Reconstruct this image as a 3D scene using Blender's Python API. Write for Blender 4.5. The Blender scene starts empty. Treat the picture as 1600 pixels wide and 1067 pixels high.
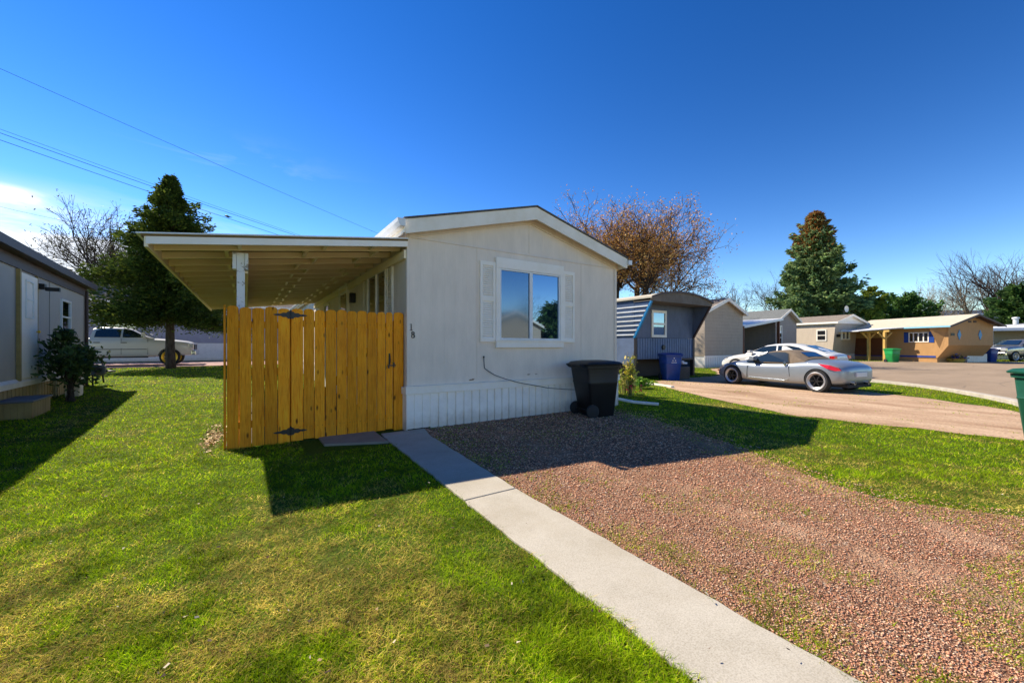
import bpy, bmesh, math, random
import numpy as np
from mathutils import Vector, Matrix
R = math.radians
sc = bpy.context.scene
C = sc.collection

# ---------------------------------------------------------------- camera, sky, sun
EYE = 1.32; FPX = 623.0; HOR = 540.0; YAW = R(33.67)
cam_d = bpy.data.cameras.new('camera'); cam = bpy.data.objects.new('camera', cam_d); C.objects.link(cam)
cam.location = (0, 0, EYE); cam.rotation_euler = (R(90), 0, -YAW)
cam_d.sensor_width = 36; cam_d.lens = 36 * FPX / 1600; cam_d.shift_y = (HOR - 533.5) / 1600
cam_d.clip_start = .05; cam_d.clip_end = 3000
sc.camera = cam
SH = Vector((.46, -.925, -1.0))                # way the light travels
sun_d = bpy.data.lights.new('sun', 'SUN'); sun_d.energy = 3.9; sun_d.angle = R(.5); sun_d.color = (1, .90, .74)
sun = bpy.data.objects.new('sun', sun_d); C.objects.link(sun)
sun.rotation_euler = SH.to_track_quat('-Z', 'Y').to_euler(); sun.location = (-10, 20, 25)
ELEV = math.atan2(1, math.hypot(.46, .925)); AZ = math.atan2(-.46, .925)
w = bpy.data.worlds.new('World'); sc.world = w; w.use_nodes = True
nt = w.node_tree; nt.nodes.clear(); L = nt.links.new
out = nt.nodes.new('ShaderNodeOutputWorld'); bg = nt.nodes.new('ShaderNodeBackground')
sky = nt.nodes.new('ShaderNodeTexSky'); sky.sky_type = 'NISHITA'; sky.sun_disc = False
sky.sun_elevation = ELEV; sky.sun_rotation = AZ; sky.altitude = 1200; sky.air_density = 1.0; sky.dust_density = .0; sky.ozone_density = 1.6
hs = nt.nodes.new('ShaderNodeHueSaturation'); hs.inputs['Saturation'].default_value = 1.26; hs.inputs['Value'].default_value = 1.0; hs.inputs['Hue'].default_value = .510
sv1 = nt.nodes.new('ShaderNodeVectorMath'); sv1.operation = 'SCALE'; sv1.inputs['Scale'].default_value = .28; L(sky.outputs[0], sv1.inputs[0])
gm_ = nt.nodes.new('ShaderNodeGamma'); gm_.inputs['Gamma'].default_value = 1.42; L(sv1.outputs[0], gm_.inputs['Color'])
sv2 = nt.nodes.new('ShaderNodeVectorMath'); sv2.operation = 'SCALE'; sv2.inputs['Scale'].default_value = 3.6; L(gm_.outputs[0], sv2.inputs[0])
tn_ = nt.nodes.new('ShaderNodeVectorMath'); tn_.operation = 'MULTIPLY'; tn_.inputs[1].default_value = (1.10, 1.0, .88); L(sv2.outputs[0], tn_.inputs[0]); L(tn_.outputs[0], hs.inputs['Color'])
tc = nt.nodes.new('ShaderNodeTexCoord')
def wdir(px, py):
    r = (px - 800) / FPX; u = (HOR - py) / FPX
    v = Vector((r * math.cos(YAW) + math.sin(YAW), -r * math.sin(YAW) + math.cos(YAW), u)); return v.normalized()
def wmath(op, a, b=None, c=None):
    n = nt.nodes.new('ShaderNodeMath'); n.operation = op
    for i, v in enumerate((a, b, c)):
        if v is None: continue
        if isinstance(v, (int, float)): n.inputs[i].default_value = v
        else: L(v, n.inputs[i])
    return n.outputs[0]
def blob(px, py, r0, r1, su=1.0):               # soft region of the sky round one direction
    d = wdir(px, py)
    s = nt.nodes.new('ShaderNodeVectorMath'); s.operation = 'SUBTRACT'; L(tc.outputs['Generated'], s.inputs[0]); s.inputs[1].default_value = d
    m = nt.nodes.new('ShaderNodeVectorMath'); m.operation = 'MULTIPLY'; L(s.outputs[0], m.inputs[0]); m.inputs[1].default_value = (1, 1, su)
    l = nt.nodes.new('ShaderNodeVectorMath'); l.operation = 'LENGTH'; L(m.outputs[0], l.inputs[0])
    r = nt.nodes.new('ShaderNodeMapRange'); r.interpolation_type = 'SMOOTHSTEP'; L(l.outputs['Value'], r.inputs[0])
    for i, v in enumerate((r0, r1, 1, 0)): r.inputs[i + 1].default_value = v
    return r.outputs[0]
mp = nt.nodes.new('ShaderNodeMapping'); mp.inputs['Scale'].default_value = (2.2, 2.2, 9); mp.inputs['Rotation'].default_value = (.12, -.2, 0); L(tc.outputs['Generated'], mp.inputs[0])
nz = nt.nodes.new('ShaderNodeTexNoise'); nz.inputs['Scale'].default_value = 1.6; nz.inputs['Detail'].default_value = 7; nz.inputs['Roughness'].default_value = .62; nz.inputs['Distortion'].default_value = .5; L(mp.outputs[0], nz.inputs['Vector'])
n1 = nt.nodes.new('ShaderNodeMapRange'); n1.interpolation_type = 'SMOOTHSTEP'; L(nz.outputs[0], n1.inputs[0])
for i, v in enumerate((.36, .62, 0, 1)): n1.inputs[i + 1].default_value = v
n2 = nt.nodes.new('ShaderNodeMapRange'); L(nz.outputs[0], n2.inputs[0])
for i, v in enumerate((.5, .8, 0, .45)): n2.inputs[i + 1].default_value = v
m1 = wmath('MULTIPLY', wmath('ADD', n1.outputs[0], .35), blob(30, 385, .05, .40, 3.4))
m2 = wmath('MULTIPLY', wmath('MULTIPLY', n1.outputs[0], .55), blob(40, 440, .05, .42, 3.0))
m3 = wmath('MULTIPLY', n2.outputs[0], blob(400, 325, .02, .32, 2.2))
m4 = wmath('MULTIPLY', n1.outputs[0], blob(0, 300, .01, .07, 4))
msk = wmath('MINIMUM', wmath('ADD', wmath('ADD', m1, m2), wmath('ADD', m3, m4)), .93)
mx = nt.nodes.new('ShaderNodeMix'); mx.data_type = 'RGBA'; L(msk, mx.inputs['Factor']); L(hs.outputs[0], mx.inputs['A']); mx.inputs['B'].default_value = (6.0, 6.2, 6.6, 1)
L(mx.outputs['Result'], bg.inputs[0]); bg.inputs[1].default_value = .090; L(bg.outputs[0], out.inputs[0])
vs = sc.view_settings; vs.view_transform = 'Standard'; vs.look = 'None'; vs.gamma = 1; vs.exposure = 1.12
sc.cycles.max_bounces = 8; sc.cycles.transparent_max_bounces = 8
try: sc.cycles.use_denoising = True
except Exception: pass

# ---------------------------------------------------------------- helpers
rnd = random.Random(7)
def ray(px):
    r = (px - 800) / FPX
    return r * math.cos(YAW) + math.sin(YAW), -r * math.sin(YAW) + math.cos(YAW)
def G(px, py, z=0):                            # a point of the ground
    d = FPX * (EYE - z) / (py - HOR); a, b = ray(px); return a * d, b * d
def PD(px, d):
    a, b = ray(px); return a * d, b * d
def tz(x, y):                                   # the lot rises gently towards the back left
    x = np.asarray(x, float); y = np.asarray(y, float)
    s = np.clip((y - 8) / 22, 0, 1); s = s * s * (3 - 2 * s)
    t = np.clip((9 - x) / 8, 0, 1)
    return .24 * s * t
def tag(o, label=None, cat=None, group=None, kind=None):
    if label: o['label'] = label
    if cat: o['category'] = cat
    if group: o['group'] = group
    if kind: o['kind'] = kind
    return o
def empty(name, loc=(0, 0, 0), rz=0.0, parent=None):
    o = bpy.data.objects.new(name, None); C.objects.link(o); o.location = loc; o.rotation_euler = (0, 0, rz); o.parent = parent
    o.empty_display_size = .2
    return o
def kids(o): return [c for c in bpy.data.objects if c.parent == o]
def copy_tree(o, parent=None):
    c = o.copy(); C.objects.link(c); c.parent = parent
    for k in kids(o): copy_tree(k, c)
    return c
def link(name, me, mat=None, parent=None, smooth=False):
    o = bpy.data.objects.new(name, me); C.objects.link(o)
    if mat is not None: me.materials.append(mat)
    o.parent = parent
    if smooth: me.polygons.foreach_set('use_smooth', [True] * len(me.polygons))
    return o
def frame(o, ux, un, uz=(0, 0, 1)):            # local x along ux, y INTO the wall (un = inward), z up
    m = Matrix.Identity(4)
    for i, v in enumerate((ux, un, uz)):
        for k in range(3): m[k][i] = v[k]
    for k in range(3): m[k][3] = o[k]
    return m
class MB:
    def __init__(s, M=None): s.v = []; s.f = []; s.c = []; s.M = M
    def add(s, vs_, fs, col=None):
        n = len(s.v)
        for p in vs_:
            p = Vector(p)
            if s.M is not None: p = s.M @ p
            s.v.append(tuple(p))
        for f in fs: s.f.append([i + n for i in f]); s.c.append(col)
        return s
    def box(s, x0, x1, y0, y1, z0, z1, col=None):
        return s.add([(x0, y0, z0), (x1, y0, z0), (x1, y1, z0), (x0, y1, z0), (x0, y0, z1), (x1, y0, z1), (x1, y1, z1), (x0, y1, z1)],
                     [(0, 3, 2, 1), (4, 5, 6, 7), (0, 1, 5, 4), (1, 2, 6, 5), (2, 3, 7, 6), (3, 0, 4, 7)], col)
    def quad(s, *p, col=None): return s.add(p, [tuple(range(len(p)))], col)
    def bar(s, a, b, wd, hg, col=None):         # rectangular bar from a to b
        a = Vector(a); b = Vector(b); d = (b - a).normalized()
        u = d.cross(Vector((0, 0, 1)));  u = Vector((1, 0, 0)) if u.length < 1e-4 else u.normalized()
        v = u.cross(d).normalized(); P = []
        for q in (a, b):
            for i, j in ((-1, -1), (1, -1), (1, 1), (-1, 1)): P.append(q + u * wd / 2 * i + v * hg / 2 * j)
        return s.add(P, [(0, 1, 2, 3), (7, 6, 5, 4), (0, 4, 5, 1), (1, 5, 6, 2), (2, 6, 7, 3), (3, 7, 4, 0)], col)
    def prism(s, poly, axis, t0, t1, col=None): # polygon in the plane across `axis`
        def mk(p, t): return {'y': (p[0], t, p[1]), 'x': (t, p[0], p[1]), 'z': (p[0], p[1], t)}[axis]
        n = len(poly); P = [mk(p, t0) for p in poly] + [mk(p, t1) for p in poly]
        F = [tuple(range(n)), tuple(range(2 * n - 1, n - 1, -1))] + [(i, i + n, (i + 1) % n + n, (i + 1) % n) for i in range(n)]
        return s.add(P, F, col)
    def loft(s, rings, cap=True, col=None):
        n = len(rings[0]); P = [p for r in rings for p in r]; F = []
        for k in range(len(rings) - 1):
            for i in range(n):
                j = (i + 1) % n; F.append((k * n + i, k * n + j, (k + 1) * n + j, (k + 1) * n + i))
        if cap: F.append(tuple(range(n - 1, -1, -1))); F.append(tuple((len(rings) - 1) * n + i for i in range(n)))
        return s.add(P, F, col)
    def tube(s, pts, r, n=8, col=None, r1=None):
        pts = [Vector(p) for p in pts]; rings = []; prev = None
        for k, p in enumerate(pts):
            d = (pts[min(k + 1, len(pts) - 1)] - pts[max(k - 1, 0)]).normalized()
            u = d.cross(Vector((0, 0, 1))) if prev is None else prev - d * prev.dot(d)
            if u.length < 1e-4: u = d.cross(Vector((1, 0, 0)))
            u.normalize(); prev = u; v = d.cross(u); rr = r if r1 is None else r + (r1 - r) * k / (len(pts) - 1)
            rings.append([tuple(p + (u * math.cos(2 * math.pi * i / n) + v * math.sin(2 * math.pi * i / n)) * rr) for i in range(n)])
        return s.loft(rings, True, col)
    def lathe(s, prof, n=24, axis='z', o=(0, 0, 0), closed=False, col=None):  # prof: (radius, height)
        rings = []
        for r, h in prof:
            ring = []
            for i in range(n):
                a = 2 * math.pi * i / n; c, q = math.cos(a) * r, math.sin(a) * r
                p = {'z': (c, q, h), 'y': (c, h, -q), 'x': (h, c, q)}[axis]
                ring.append((p[0] + o[0], p[1] + o[1], p[2] + o[2]))
            rings.append(ring)
        if closed: rings.append(rings[0])
        return s.loft(rings, not closed, col)
    def build(s, name, mat=None, parent=None, smooth=False, bevel=0, sub=0, mats=None, auto=None):
        me = bpy.data.meshes.new(name); me.from_pydata(s.v, [], s.f); me.update()
        bm = bmesh.new(); bm.from_mesh(me); bmesh.ops.recalc_face_normals(bm, faces=bm.faces); bm.to_mesh(me); bm.free()
        if any(c is not None for c in s.c):
            at = me.attributes.new('col', 'FLOAT_COLOR', 'FACE')
            at.data.foreach_set('color', [q for c in s.c for q in ((c if c is not None else (1, 1, 1)) + (1,))])
        if mats:
            for m_ in mats: me.materials.append(m_)
        o = link(name, me, mat, parent, smooth)
        if bevel:
            b = o.modifiers.new('bevel', 'BEVEL'); b.width = bevel; b.segments = 2; b.limit_method = 'ANGLE'; b.angle_limit = R(40)
        if sub:
            b = o.modifiers.new('sub', 'SUBSURF'); b.levels = b.render_levels = sub
        if auto is not None:
            me.polygons.foreach_set('use_smooth', [True] * len(me.polygons)); me.set_sharp_from_angle(angle=R(auto))
        return o

# ---------------------------------------------------------------- materials
class NT:
    def __init__(s, name):
        s.m = bpy.data.materials.new(name); s.m.use_nodes = True; s.t = s.m.node_tree; s.n = s.t.nodes
        s.b = s.n['Principled BSDF']; s.out = s.n['Material Output']; s._c = None
    def new(s, ty, **k):
        n = s.n.new(ty)
        for a, b in k.items(): setattr(n, a, b)
        return n
    def L(s, a, b): s.t.links.new(a, b)
    def co(s):
        if s._c is None: s._c = s.new('ShaderNodeTexCoord')
        return s._c.outputs['Object']
    def geo(s): return s.new('ShaderNodeNewGeometry').outputs['Position']
    def map(s, sc_, src=None, rot=(0, 0, 0)):
        m = s.new('ShaderNodeMapping'); m.inputs['Scale'].default_value = sc_; m.inputs['Rotation'].default_value = rot; s.L(src or s.co(), m.inputs[0]); return m.outputs[0]
    def noise(s, scale, detail=4, rough=.5, src=None, dist=0):
        n = s.new('ShaderNodeTexNoise'); n.inputs['Scale'].default_value = scale; n.inputs['Detail'].default_value = detail
        n.inputs['Roughness'].default_value = rough; n.inputs['Distortion'].default_value = dist; s.L(src or s.co(), n.inputs['Vector']); return n.outputs[0]
    def vor(s, scale, feat='F1', src=None, o='Distance'):
        n = s.new('ShaderNodeTexVoronoi', feature=feat); n.inputs['Scale'].default_value = scale; s.L(src or s.co(), n.inputs['Vector']); return n.outputs[o]
    def ramp(s, fac, stops, interp='LINEAR'):
        n = s.new('ShaderNodeValToRGB'); e = n.color_ramp.elements; n.color_ramp.interpolation = interp
        while len(e) < len(stops): e.new(.5)
        for el, (p, c) in zip(e, stops):
            el.position = p; el.color = tuple(c) + (1,) if not isinstance(c, (int, float)) else (c, c, c, 1)
        s.L(fac, n.inputs[0]); return n.outputs[0]
    def mix(s, f, a, b, mode='MIX'):
        n = s.new('ShaderNodeMix', data_type='RGBA', blend_type=mode)
        for k, v in (('Factor', f), ('A', a), ('B', b)):
            if isinstance(v, (int, float)): n.inputs[k].default_value = v if k == 'Factor' else (v, v, v, 1)
            elif isinstance(v, tuple): n.inputs[k].default_value = v + (1,)
            else: s.L(v, n.inputs[k])
        return n.outputs['Result']
    def math(s, op, a, b=0.0):
        n = s.new('ShaderNodeMath', operation=op)
        for i, v in enumerate((a, b)):
            if isinstance(v, (int, float)): n.inputs[i].default_value = v
            else: s.L(v, n.inputs[i])
        return n.outputs[0]
    def attr(s, name='col'):
        n = s.new('ShaderNodeAttribute', attribute_name=name); return n.outputs['Color']
    def bump(s, h, strength=.3, dist=.01):
        n = s.new('ShaderNodeBump'); n.inputs['Strength'].default_value = strength; n.inputs['Distance'].default_value = dist
        s.L(h, n.inputs['Height']); s.L(n.outputs[0], s.b.inputs['Normal']); return s
    def base(s, c):
        if isinstance(c, tuple): s.b.inputs['Base Color'].default_value = c + (1,)
        else: s.L(c, s.b.inputs['Base Color'])
        return s
    def set(s, rough=.6, spec=.5, metal=0, coat=0, crough=.03):
        if isinstance(rough, (int, float)): s.b.inputs['Roughness'].default_value = rough
        else: s.L(rough, s.b.inputs['Roughness'])
        s.b.inputs['Specular IOR Level'].default_value = spec; s.b.inputs['Metallic'].default_value = metal
        s.b.inputs['Coat Weight'].default_value = coat; s.b.inputs['Coat Roughness'].default_value = crough
        return s
def paint(name, c, rough=.55, dirt=.18, scale=3, spec=.4, bump=.08):
    t = NT(name); n = t.noise(scale, 6, .65); d = tuple(v * (1 - dirt) * q for v, q in zip(c, (1, .97, .9)))
    t.base(t.ramp(n, [(.3, d), (.62, c)])).set(rough, spec); t.bump(t.noise(90, 3), bump, .004); return t.m
def vgroove(name, c, pitch, dep=.6, rough=.6, axis=0, wide=.06, dirt=.15, horizontal=False, wdist=.008):
    t = NT(name); sx = t.new('ShaderNodeSeparateXYZ'); t.L(t.co(), sx.inputs[0])
    u = sx.outputs[2] if horizontal else t.math('ADD', sx.outputs[0], sx.outputs[1])
    f = t.math('FRACT', t.math('DIVIDE', u, pitch))
    if horizontal: h = t.math('SUBTRACT', 1.0, f)                                    # lap siding: each board leans out to its foot
    else: h = t.math('GREATER_THAN', f, wide)
    n = t.noise(4, 6, .65, t.map((1, 1, .35))); d = tuple(v * (1 - dirt) for v in c)
    col = t.ramp(n, [(.3, d), (.65, c)])
    fib = t.noise(60, 4, .6, t.map((1, 1, .06)))
    col = t.mix(.10, col, t.ramp(fib, [(.35, tuple(v * .7 for v in c)), (.6, c)]))
    t.base(col).set(rough, .3)
    hh = t.math('ADD', h, t.math('MULTIPLY', fib, .12))
    t.bump(hh, dep, wdist); return t.m
def plain(name, c, rough=.6, metal=0, spec=.5, coat=0): return NT(name).base(c).set(rough, spec, metal, coat).m
def carpaint(name, c, metal=.0, rough=.35, coat=1.0):
    t = NT(name); t.base(t.mix(.06, c, t.ramp(t.noise(6, 4), [(.3, tuple(v * .6 for v in c)), (.7, c)]))).set(rough, .5, metal, coat, .04); return t.m
def glassmat(name, tint=(.02, .025, .03), refl=.35, rough=.015, gtint=(.95, .97, 1), fk=.8):
    t = NT(name); g = t.new('ShaderNodeBsdfGlossy'); g.inputs['Roughness'].default_value = rough; g.inputs['Color'].default_value = gtint + (1,)
    t.base(tint).set(.05, .5); lw = t.new('ShaderNodeLayerWeight'); lw.inputs['Blend'].default_value = .35
    f = t.math('ADD', t.math('MULTIPLY', lw.outputs['Fresnel'], fk), refl); ms = t.new('ShaderNodeMixShader')
    bp = t.new('ShaderNodeBump'); bp.inputs['Strength'].default_value = .02; bp.inputs['Distance'].default_value = .02; t.L(t.noise(1.6, 1), bp.inputs['Height']); t.L(bp.outputs[0], g.inputs['Normal'])
    t.L(f, ms.inputs[0]); t.L(t.b.outputs[0], ms.inputs[1]); t.L(g.outputs[0], ms.inputs[2]); t.L(ms.outputs[0], t.out.inputs[0]); return t.m
def leafmat(name, transl=.35, rough=.55, spec=.25):
    t = NT(name); c = t.attr(); t.base(c).set(rough, spec)
    tr = t.new('ShaderNodeBsdfTranslucent'); t.L(t.mix(.5, c, (.55, .75, .12), 'OVERLAY') if False else c, tr.inputs[0])
    ms = t.new('ShaderNodeMixShader'); ms.inputs[0].default_value = transl
    t.L(t.b.outputs[0], ms.inputs[1]); t.L(tr.outputs[0], ms.inputs[2]); t.L(ms.outputs[0], t.out.inputs[0]); return t.m
def shingle(name, c, sx=1.0):
    t = NT(name); b = t.new('ShaderNodeTexBrick'); b.inputs['Scale'].default_value = 3.4; b.inputs['Mortar Size'].default_value = .012
    b.inputs['Color1'].default_value = tuple(v * .75 for v in c) + (1,); b.inputs['Color2'].default_value = tuple(min(1, v * 1.2) for v in c) + (1,); b.inputs['Mortar'].default_value = tuple(v * .35 for v in c) + (1,)
    t.L(t.map((1, 1, 1), rot=(0, 0, R(90))), b.inputs['Vector'])
    t.base(t.mix(.5, b.outputs[0], t.ramp(t.noise(260, 2), [(.3, tuple(v * .5 for v in c)), (.7, tuple(min(1, v * 1.4) for v in c))]))).set(.95, .1)
    t.bump(t.math('ADD', b.outputs['Fac'], t.noise(200, 2)), .4, .006); return t.m
def woodboard(name, tint=(1, 1, 1)):
    t = NT(name); col = t.attr(); src = t.co()
    sep = t.new('ShaderNodeSeparateColor'); t.L(col, sep.inputs[0])
    off = t.new('ShaderNodeVectorMath', operation='SCALE'); t.L(col, off.inputs[0]); off.inputs['Scale'].default_value = 37.0
    ad = t.new('ShaderNodeVectorMath', operation='ADD'); t.L(src, ad.inputs[0]); t.L(off.outputs[0], ad.inputs[1])
    grain = t.noise(16, 6, .6, t.map((3.2, 3.2, .16), ad.outputs[0]), 1.2)
    fine = t.noise(80, 3, .6, t.map((3, 3, .1), ad.outputs[0]))
    blot = t.noise(2.2, 4, .6, ad.outputs[0])
    T = lambda c: tuple(a * b for a, b in zip(c, tint))
    c = t.ramp(grain, [(.25, T((.36, .085, .005))), (.45, T((.86, .275, .012))), (.6, T((.98, .42, .03))), (.78, T((.56, .14, .006)))])
    c = t.mix(.35, c, t.ramp(fine, [(.3, T((.28, .065, .005))), (.6, T((.98, .40, .022)))]))
    c = t.mix(t.ramp(blot, [(.35, .0), (.75, .45)]), c, T((.50, .16, .02)))
    k = t.vor(7.5, src=t.map((1, .01, .38), ad.outputs[0]))
    knot = t.ramp(k, [(.05, 1.0), (.08, .7), (.14, 0.0)])
    c = t.mix(knot, c, T((.10, .035, .008)))
    br = t.math('ADD', t.math('MULTIPLY', sep.outputs[0], .46), .88)
    mm = t.new('ShaderNodeVectorMath', operation='SCALE'); t.L(c, mm.inputs[0]); t.L(br, mm.inputs['Scale'])
    t.base(mm.outputs[0]).set(.8, .08); t.bump(t.math('ADD', grain, t.math('MULTIPLY', fine, .5)), .25, .004); return t.m

M = {}
M['siding'] = vgroove('beige_siding', (.88, .75, .62), .203, .6, wide=.06, dirt=.14, wdist=.006)
M['trim'] = paint('white_trim', (.95, .88, .79), dirt=.06)
M['cream'] = paint('cream_trim', (.90, .83, .72), dirt=.12)
t = NT('white_skirting'); sx_ = t.new('ShaderNodeSeparateXYZ'); t.L(t.co(), sx_.inputs[0]); sp_ = t.math('SUBTRACT', .20, t.math('SUBTRACT', sx_.outputs[2], t.math('MULTIPLY', t.noise(9, 5, .7), .28)))
t.base(t.mix(t.ramp(t.math('MULTIPLY', sp_, 4.0), [(.35, 0.0), (1.0, .40)]), t.ramp(t.noise(5, 6, .65), [(.3, (.86, .80, .73)), (.6, (.96, .90, .83))]), (.36, .27, .19))).set(.45, .4); t.bump(t.noise(7, 4, .6), .12, .012); M['skirt'] = t.m
M['metal_white'] = paint('white_metal', (.80, .81, .82), rough=.35, dirt=.1)
M['shingle'] = shingle('roof_shingle', (.13, .12, .11)); M['shingle_tan'] = shingle('tan_shingle', (.24, .20, .165)); M['shingle_grey'] = shingle('grey_shingle', (.17, .18, .18))
M['glass'] = glassmat('window_glass', (.004, .012, .03), .26, gtint=(.45, .68, .95)); M['glass_dark'] = glassmat('dark_glass', (.01, .01, .012), .06); M['glass_car'] = glassmat('car_glass', (.012, .02, .018), .05, gtint=(.6, .75, .8), fk=.3)
M['screen'] = glassmat('screened_glass', (.006, .012, .022), .15, .10, (.45, .68, .95))
M['board'] = woodboard('cedar_boards'); M['post_wood'] = woodboard('post_wood', (1, 1, 1))
M['iron'] = plain('black_iron', (.012, .012, .013), .45); M['black'] = paint('black_plastic', (.014, .014, .016), .42, .3, 4, .35)
M['rubber'] = plain('rubber', (.018, .018, .019), .8); M['chrome'] = plain('polished_rim', (.75, .75, .77), .18, 1); M['rim'] = plain('rim_metal', (.42, .42, .43), .40, .6); M['darkmetal'] = plain('dark_metal', (.05, .05, .055), .4, .8)
M['silver'] = carpaint('silver_paint', (.30, .34, .38), .55, .40, .4); M['white_paint'] = carpaint('white_paint', (.62, .62, .60), 0, .4, .5); M['grey_paint'] = carpaint('grey_paint', (.22, .23, .25), .6, .3)
M['blue_paint'] = carpaint('blue_paint', (.03, .06, .22), .2, .3)
M['softtop'] = paint('soft_top', (.20, .155, .115), .9, .25, 9, .1, .3); M['red_lamp'] = plain('red_lamp', (.62, .012, .01), .12, 0, .6, 1); M['clear_lamp'] = plain('clear_lamp', (.7, .72, .75), .1, .5)
M['gold'] = plain('yellow_rim', (.75, .48, .04), .35, .5)
M['blue_siding'] = vgroove('blue_siding', (.045, .085, .17), .4, .4, wide=.05); M['blue_skirt'] = paint('blue_skirting', (.13, .18, .30), dirt=.2)
M['blue_trim'] = plain('blue_trim', (.02, .22, .48), .4); M['brown'] = paint('brown_trim', (.075, .045, .04), dirt=.2); M['grey_front'] = vgroove('grey_blue_panel', (.125, .15, .22), .61, .3, wide=.02, dirt=.3)
M['lap_beige'] = vgroove('beige_lap_siding', (.44, .35, .26), .20, 1.0, horizontal=True, wdist=.012); M['lap_tan'] = vgroove('tan_lap_siding', (.58, .48, .37), .20, .8, horizontal=True, wdist=.012)
M['lap_grey'] = vgroove('grey_lap_siding', (.36, .31, .28), .20, .9, horizontal=True, wdist=.012)
M['orange'] = vgroove('ochre_panel', (.46, .26, .105), .41, .35, wide=.03); M['lap_white'] = vgroove('pale_lap_siding', (.38, .36, .42), .13, .5, horizontal=True, wdist=.012)
M['left_siding'] = vgroove('pale_grey_siding', (.42, .39, .35), .10, .35, wide=.10, dirt=.1, wdist=.004)
M['post_yellow'] = paint('yellow_timber', (.62, .40, .11), dirt=.2); M['yellow_wood'] = paint('weathered_yellow_wood', (.40, .29, .11), dirt=.35); M['grey_top'] = paint('grey_step_top', (.16, .16, .17), dirt=.3)
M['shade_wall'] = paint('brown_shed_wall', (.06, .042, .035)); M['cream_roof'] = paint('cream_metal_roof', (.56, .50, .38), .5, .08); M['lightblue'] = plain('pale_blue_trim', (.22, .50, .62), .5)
M['bin_green'] = paint('green_plastic', (.015, .30, .075), .4, .25, 4); M['bin_blue'] = paint('blue_plastic', (.015, .06, .30), .4, .25, 4); M['bin_dark'] = paint('dark_green_plastic', (.012, .095, .06), .4, .25, 4)
M['white_flat'] = plain('white_mark', (.75, .75, .75), .6); M['redwood'] = paint('brown_posts', (.16, .05, .02)); M['wire'] = plain('wire_black', (.02, .022, .025), .6)
M['leaf'] = leafmat('needle_leaf', .35); M['leaf_thin'] = leafmat('thin_leaf', .2); M['grass'] = leafmat('grass_blade', .5, .6, .08)
t = NT('stones'); t.base(t.attr()).set(.8, .25); M['stone'] = t.m
def barkmat(name, a, b):
    t = NT(name); t.base(t.ramp(t.noise(12, 6, .65, t.map((1, 1, .25))), [(.3, a), (.7, b)])).set(.9, .15); t.bump(t.noise(30, 5, .7, t.map((1, 1, .3))), .6, .02); return t.m
M['bark'] = barkmat('bark', (.035, .025, .02), (.13, .10, .08)); M['bark_pale'] = barkmat('pale_bark', (.22, .18, .13), (.42, .36, .27)); M['bark_red'] = barkmat('brown_bark', (.045, .028, .022), (.12, .085, .07))
# raw lumber that holds the carport up
t = NT('carport_paint'); t.base(t.mix(t.ramp(t.noise(7, 6, .7), [(.64, 0.0), (.74, .3)]), t.ramp(t.noise(1.5, 3), [(.3, (.90, .72, .44)), (.7, (.96, .82, .56))]), (.30, .21, .12))).set(.6, .3); t.bump(t.noise(50, 4), .15, .004); M['carport'] = t.m
t = NT('peeling_post'); t.base(t.mix(t.ramp(t.noise(9, 6, .75), [(.57, 0.0), (.62, 1.0)]), (.78, .77, .76), (.32, .27, .22))).set(.6, .3); t.bump(t.noise(20, 4), .3, .005); M['post'] = t.m
M['deck'] = paint('plywood_deck', (.22, .135, .045), .8, .3, 2.5)  # plywood colour darkened to carry the shade between the rafters
# ground sheets
t = NT('lawn_soil'); g = t.geo(); n1_ = t.noise(.55, 5, .6, g); n2_ = t.noise(40, 4, .7, g); n3_ = t.noise(6, 4, .6, g)
c = t.ramp(n2_, [(.3, (.02, .035, .003)), (.5, (.06, .11, .006)), (.68, (.13, .17, .012)), (.85, (.22, .20, .04))])
c = t.mix(t.ramp(n1_, [(.50, 0.0), (.68, .55)]), c, t.ramp(n3_, [(.3, (.12, .10, .02)), (.7, (.24, .20, .05))]))
t.base(c).set(.95, .1); t.bump(n2_, .8, .03); M['lawn'] = t.m
t = NT('red_gravel'); g = t.geo(); v = t.new('ShaderNodeTexVoronoi'); v.inputs['Scale'].default_value = 85; t.L(g, v.inputs['Vector'])
sp = t.new('ShaderNodeSeparateColor'); t.L(v.outputs['Color'], sp.inputs[0])
c = t.ramp(sp.outputs[0], [(0, (.18, .09, .05)), (.3, (.44, .21, .12)), (.55, (.54, .28, .16)), (.78, (.48, .30, .18)), (.93, (.62, .48, .36))], 'CONSTANT')
c = t.mix(t.ramp(t.noise(1.1, 5, .6, t.map((1.6, .45, 1), g)), [(.45, 0.0), (.7, .75)]), c, t.ramp(t.noise(60, 3, .6, g), [(.3, (.36, .19, .11)), (.7, (.56, .34, .20))]))
c = t.mix(t.ramp(t.vor(85, src=g), [(.0, 0.0), (.7, .55)]), c, (.05, .025, .018))
sx_ = t.new('ShaderNodeSeparateXYZ'); t.L(g, sx_.inputs[0]); wn = t.math('MULTIPLY', t.math('SUBTRACT', t.noise(1.2, 3, .6, g), .5), .9); X_ = t.math('ADD', sx_.outputs[0], wn)
r1_ = t.math('SUBTRACT', 1.0, t.math('DIVIDE', t.math('ABSOLUTE', t.math('SUBTRACT', X_, 3.22)), .34)); r2_ = t.math('SUBTRACT', 1.0, t.math('DIVIDE', t.math('ABSOLUTE', t.math('SUBTRACT', t.math('SUBTRACT', X_, t.math('MULTIPLY', sx_.outputs[1], .38)), 3.95)), .30))
rm = t.math('MULTIPLY', t.math('MAXIMUM', r1_, r2_), t.ramp(t.noise(2.6, 5, .6, g), [(.42, 0.0), (.66, 1.0)]))
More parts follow.
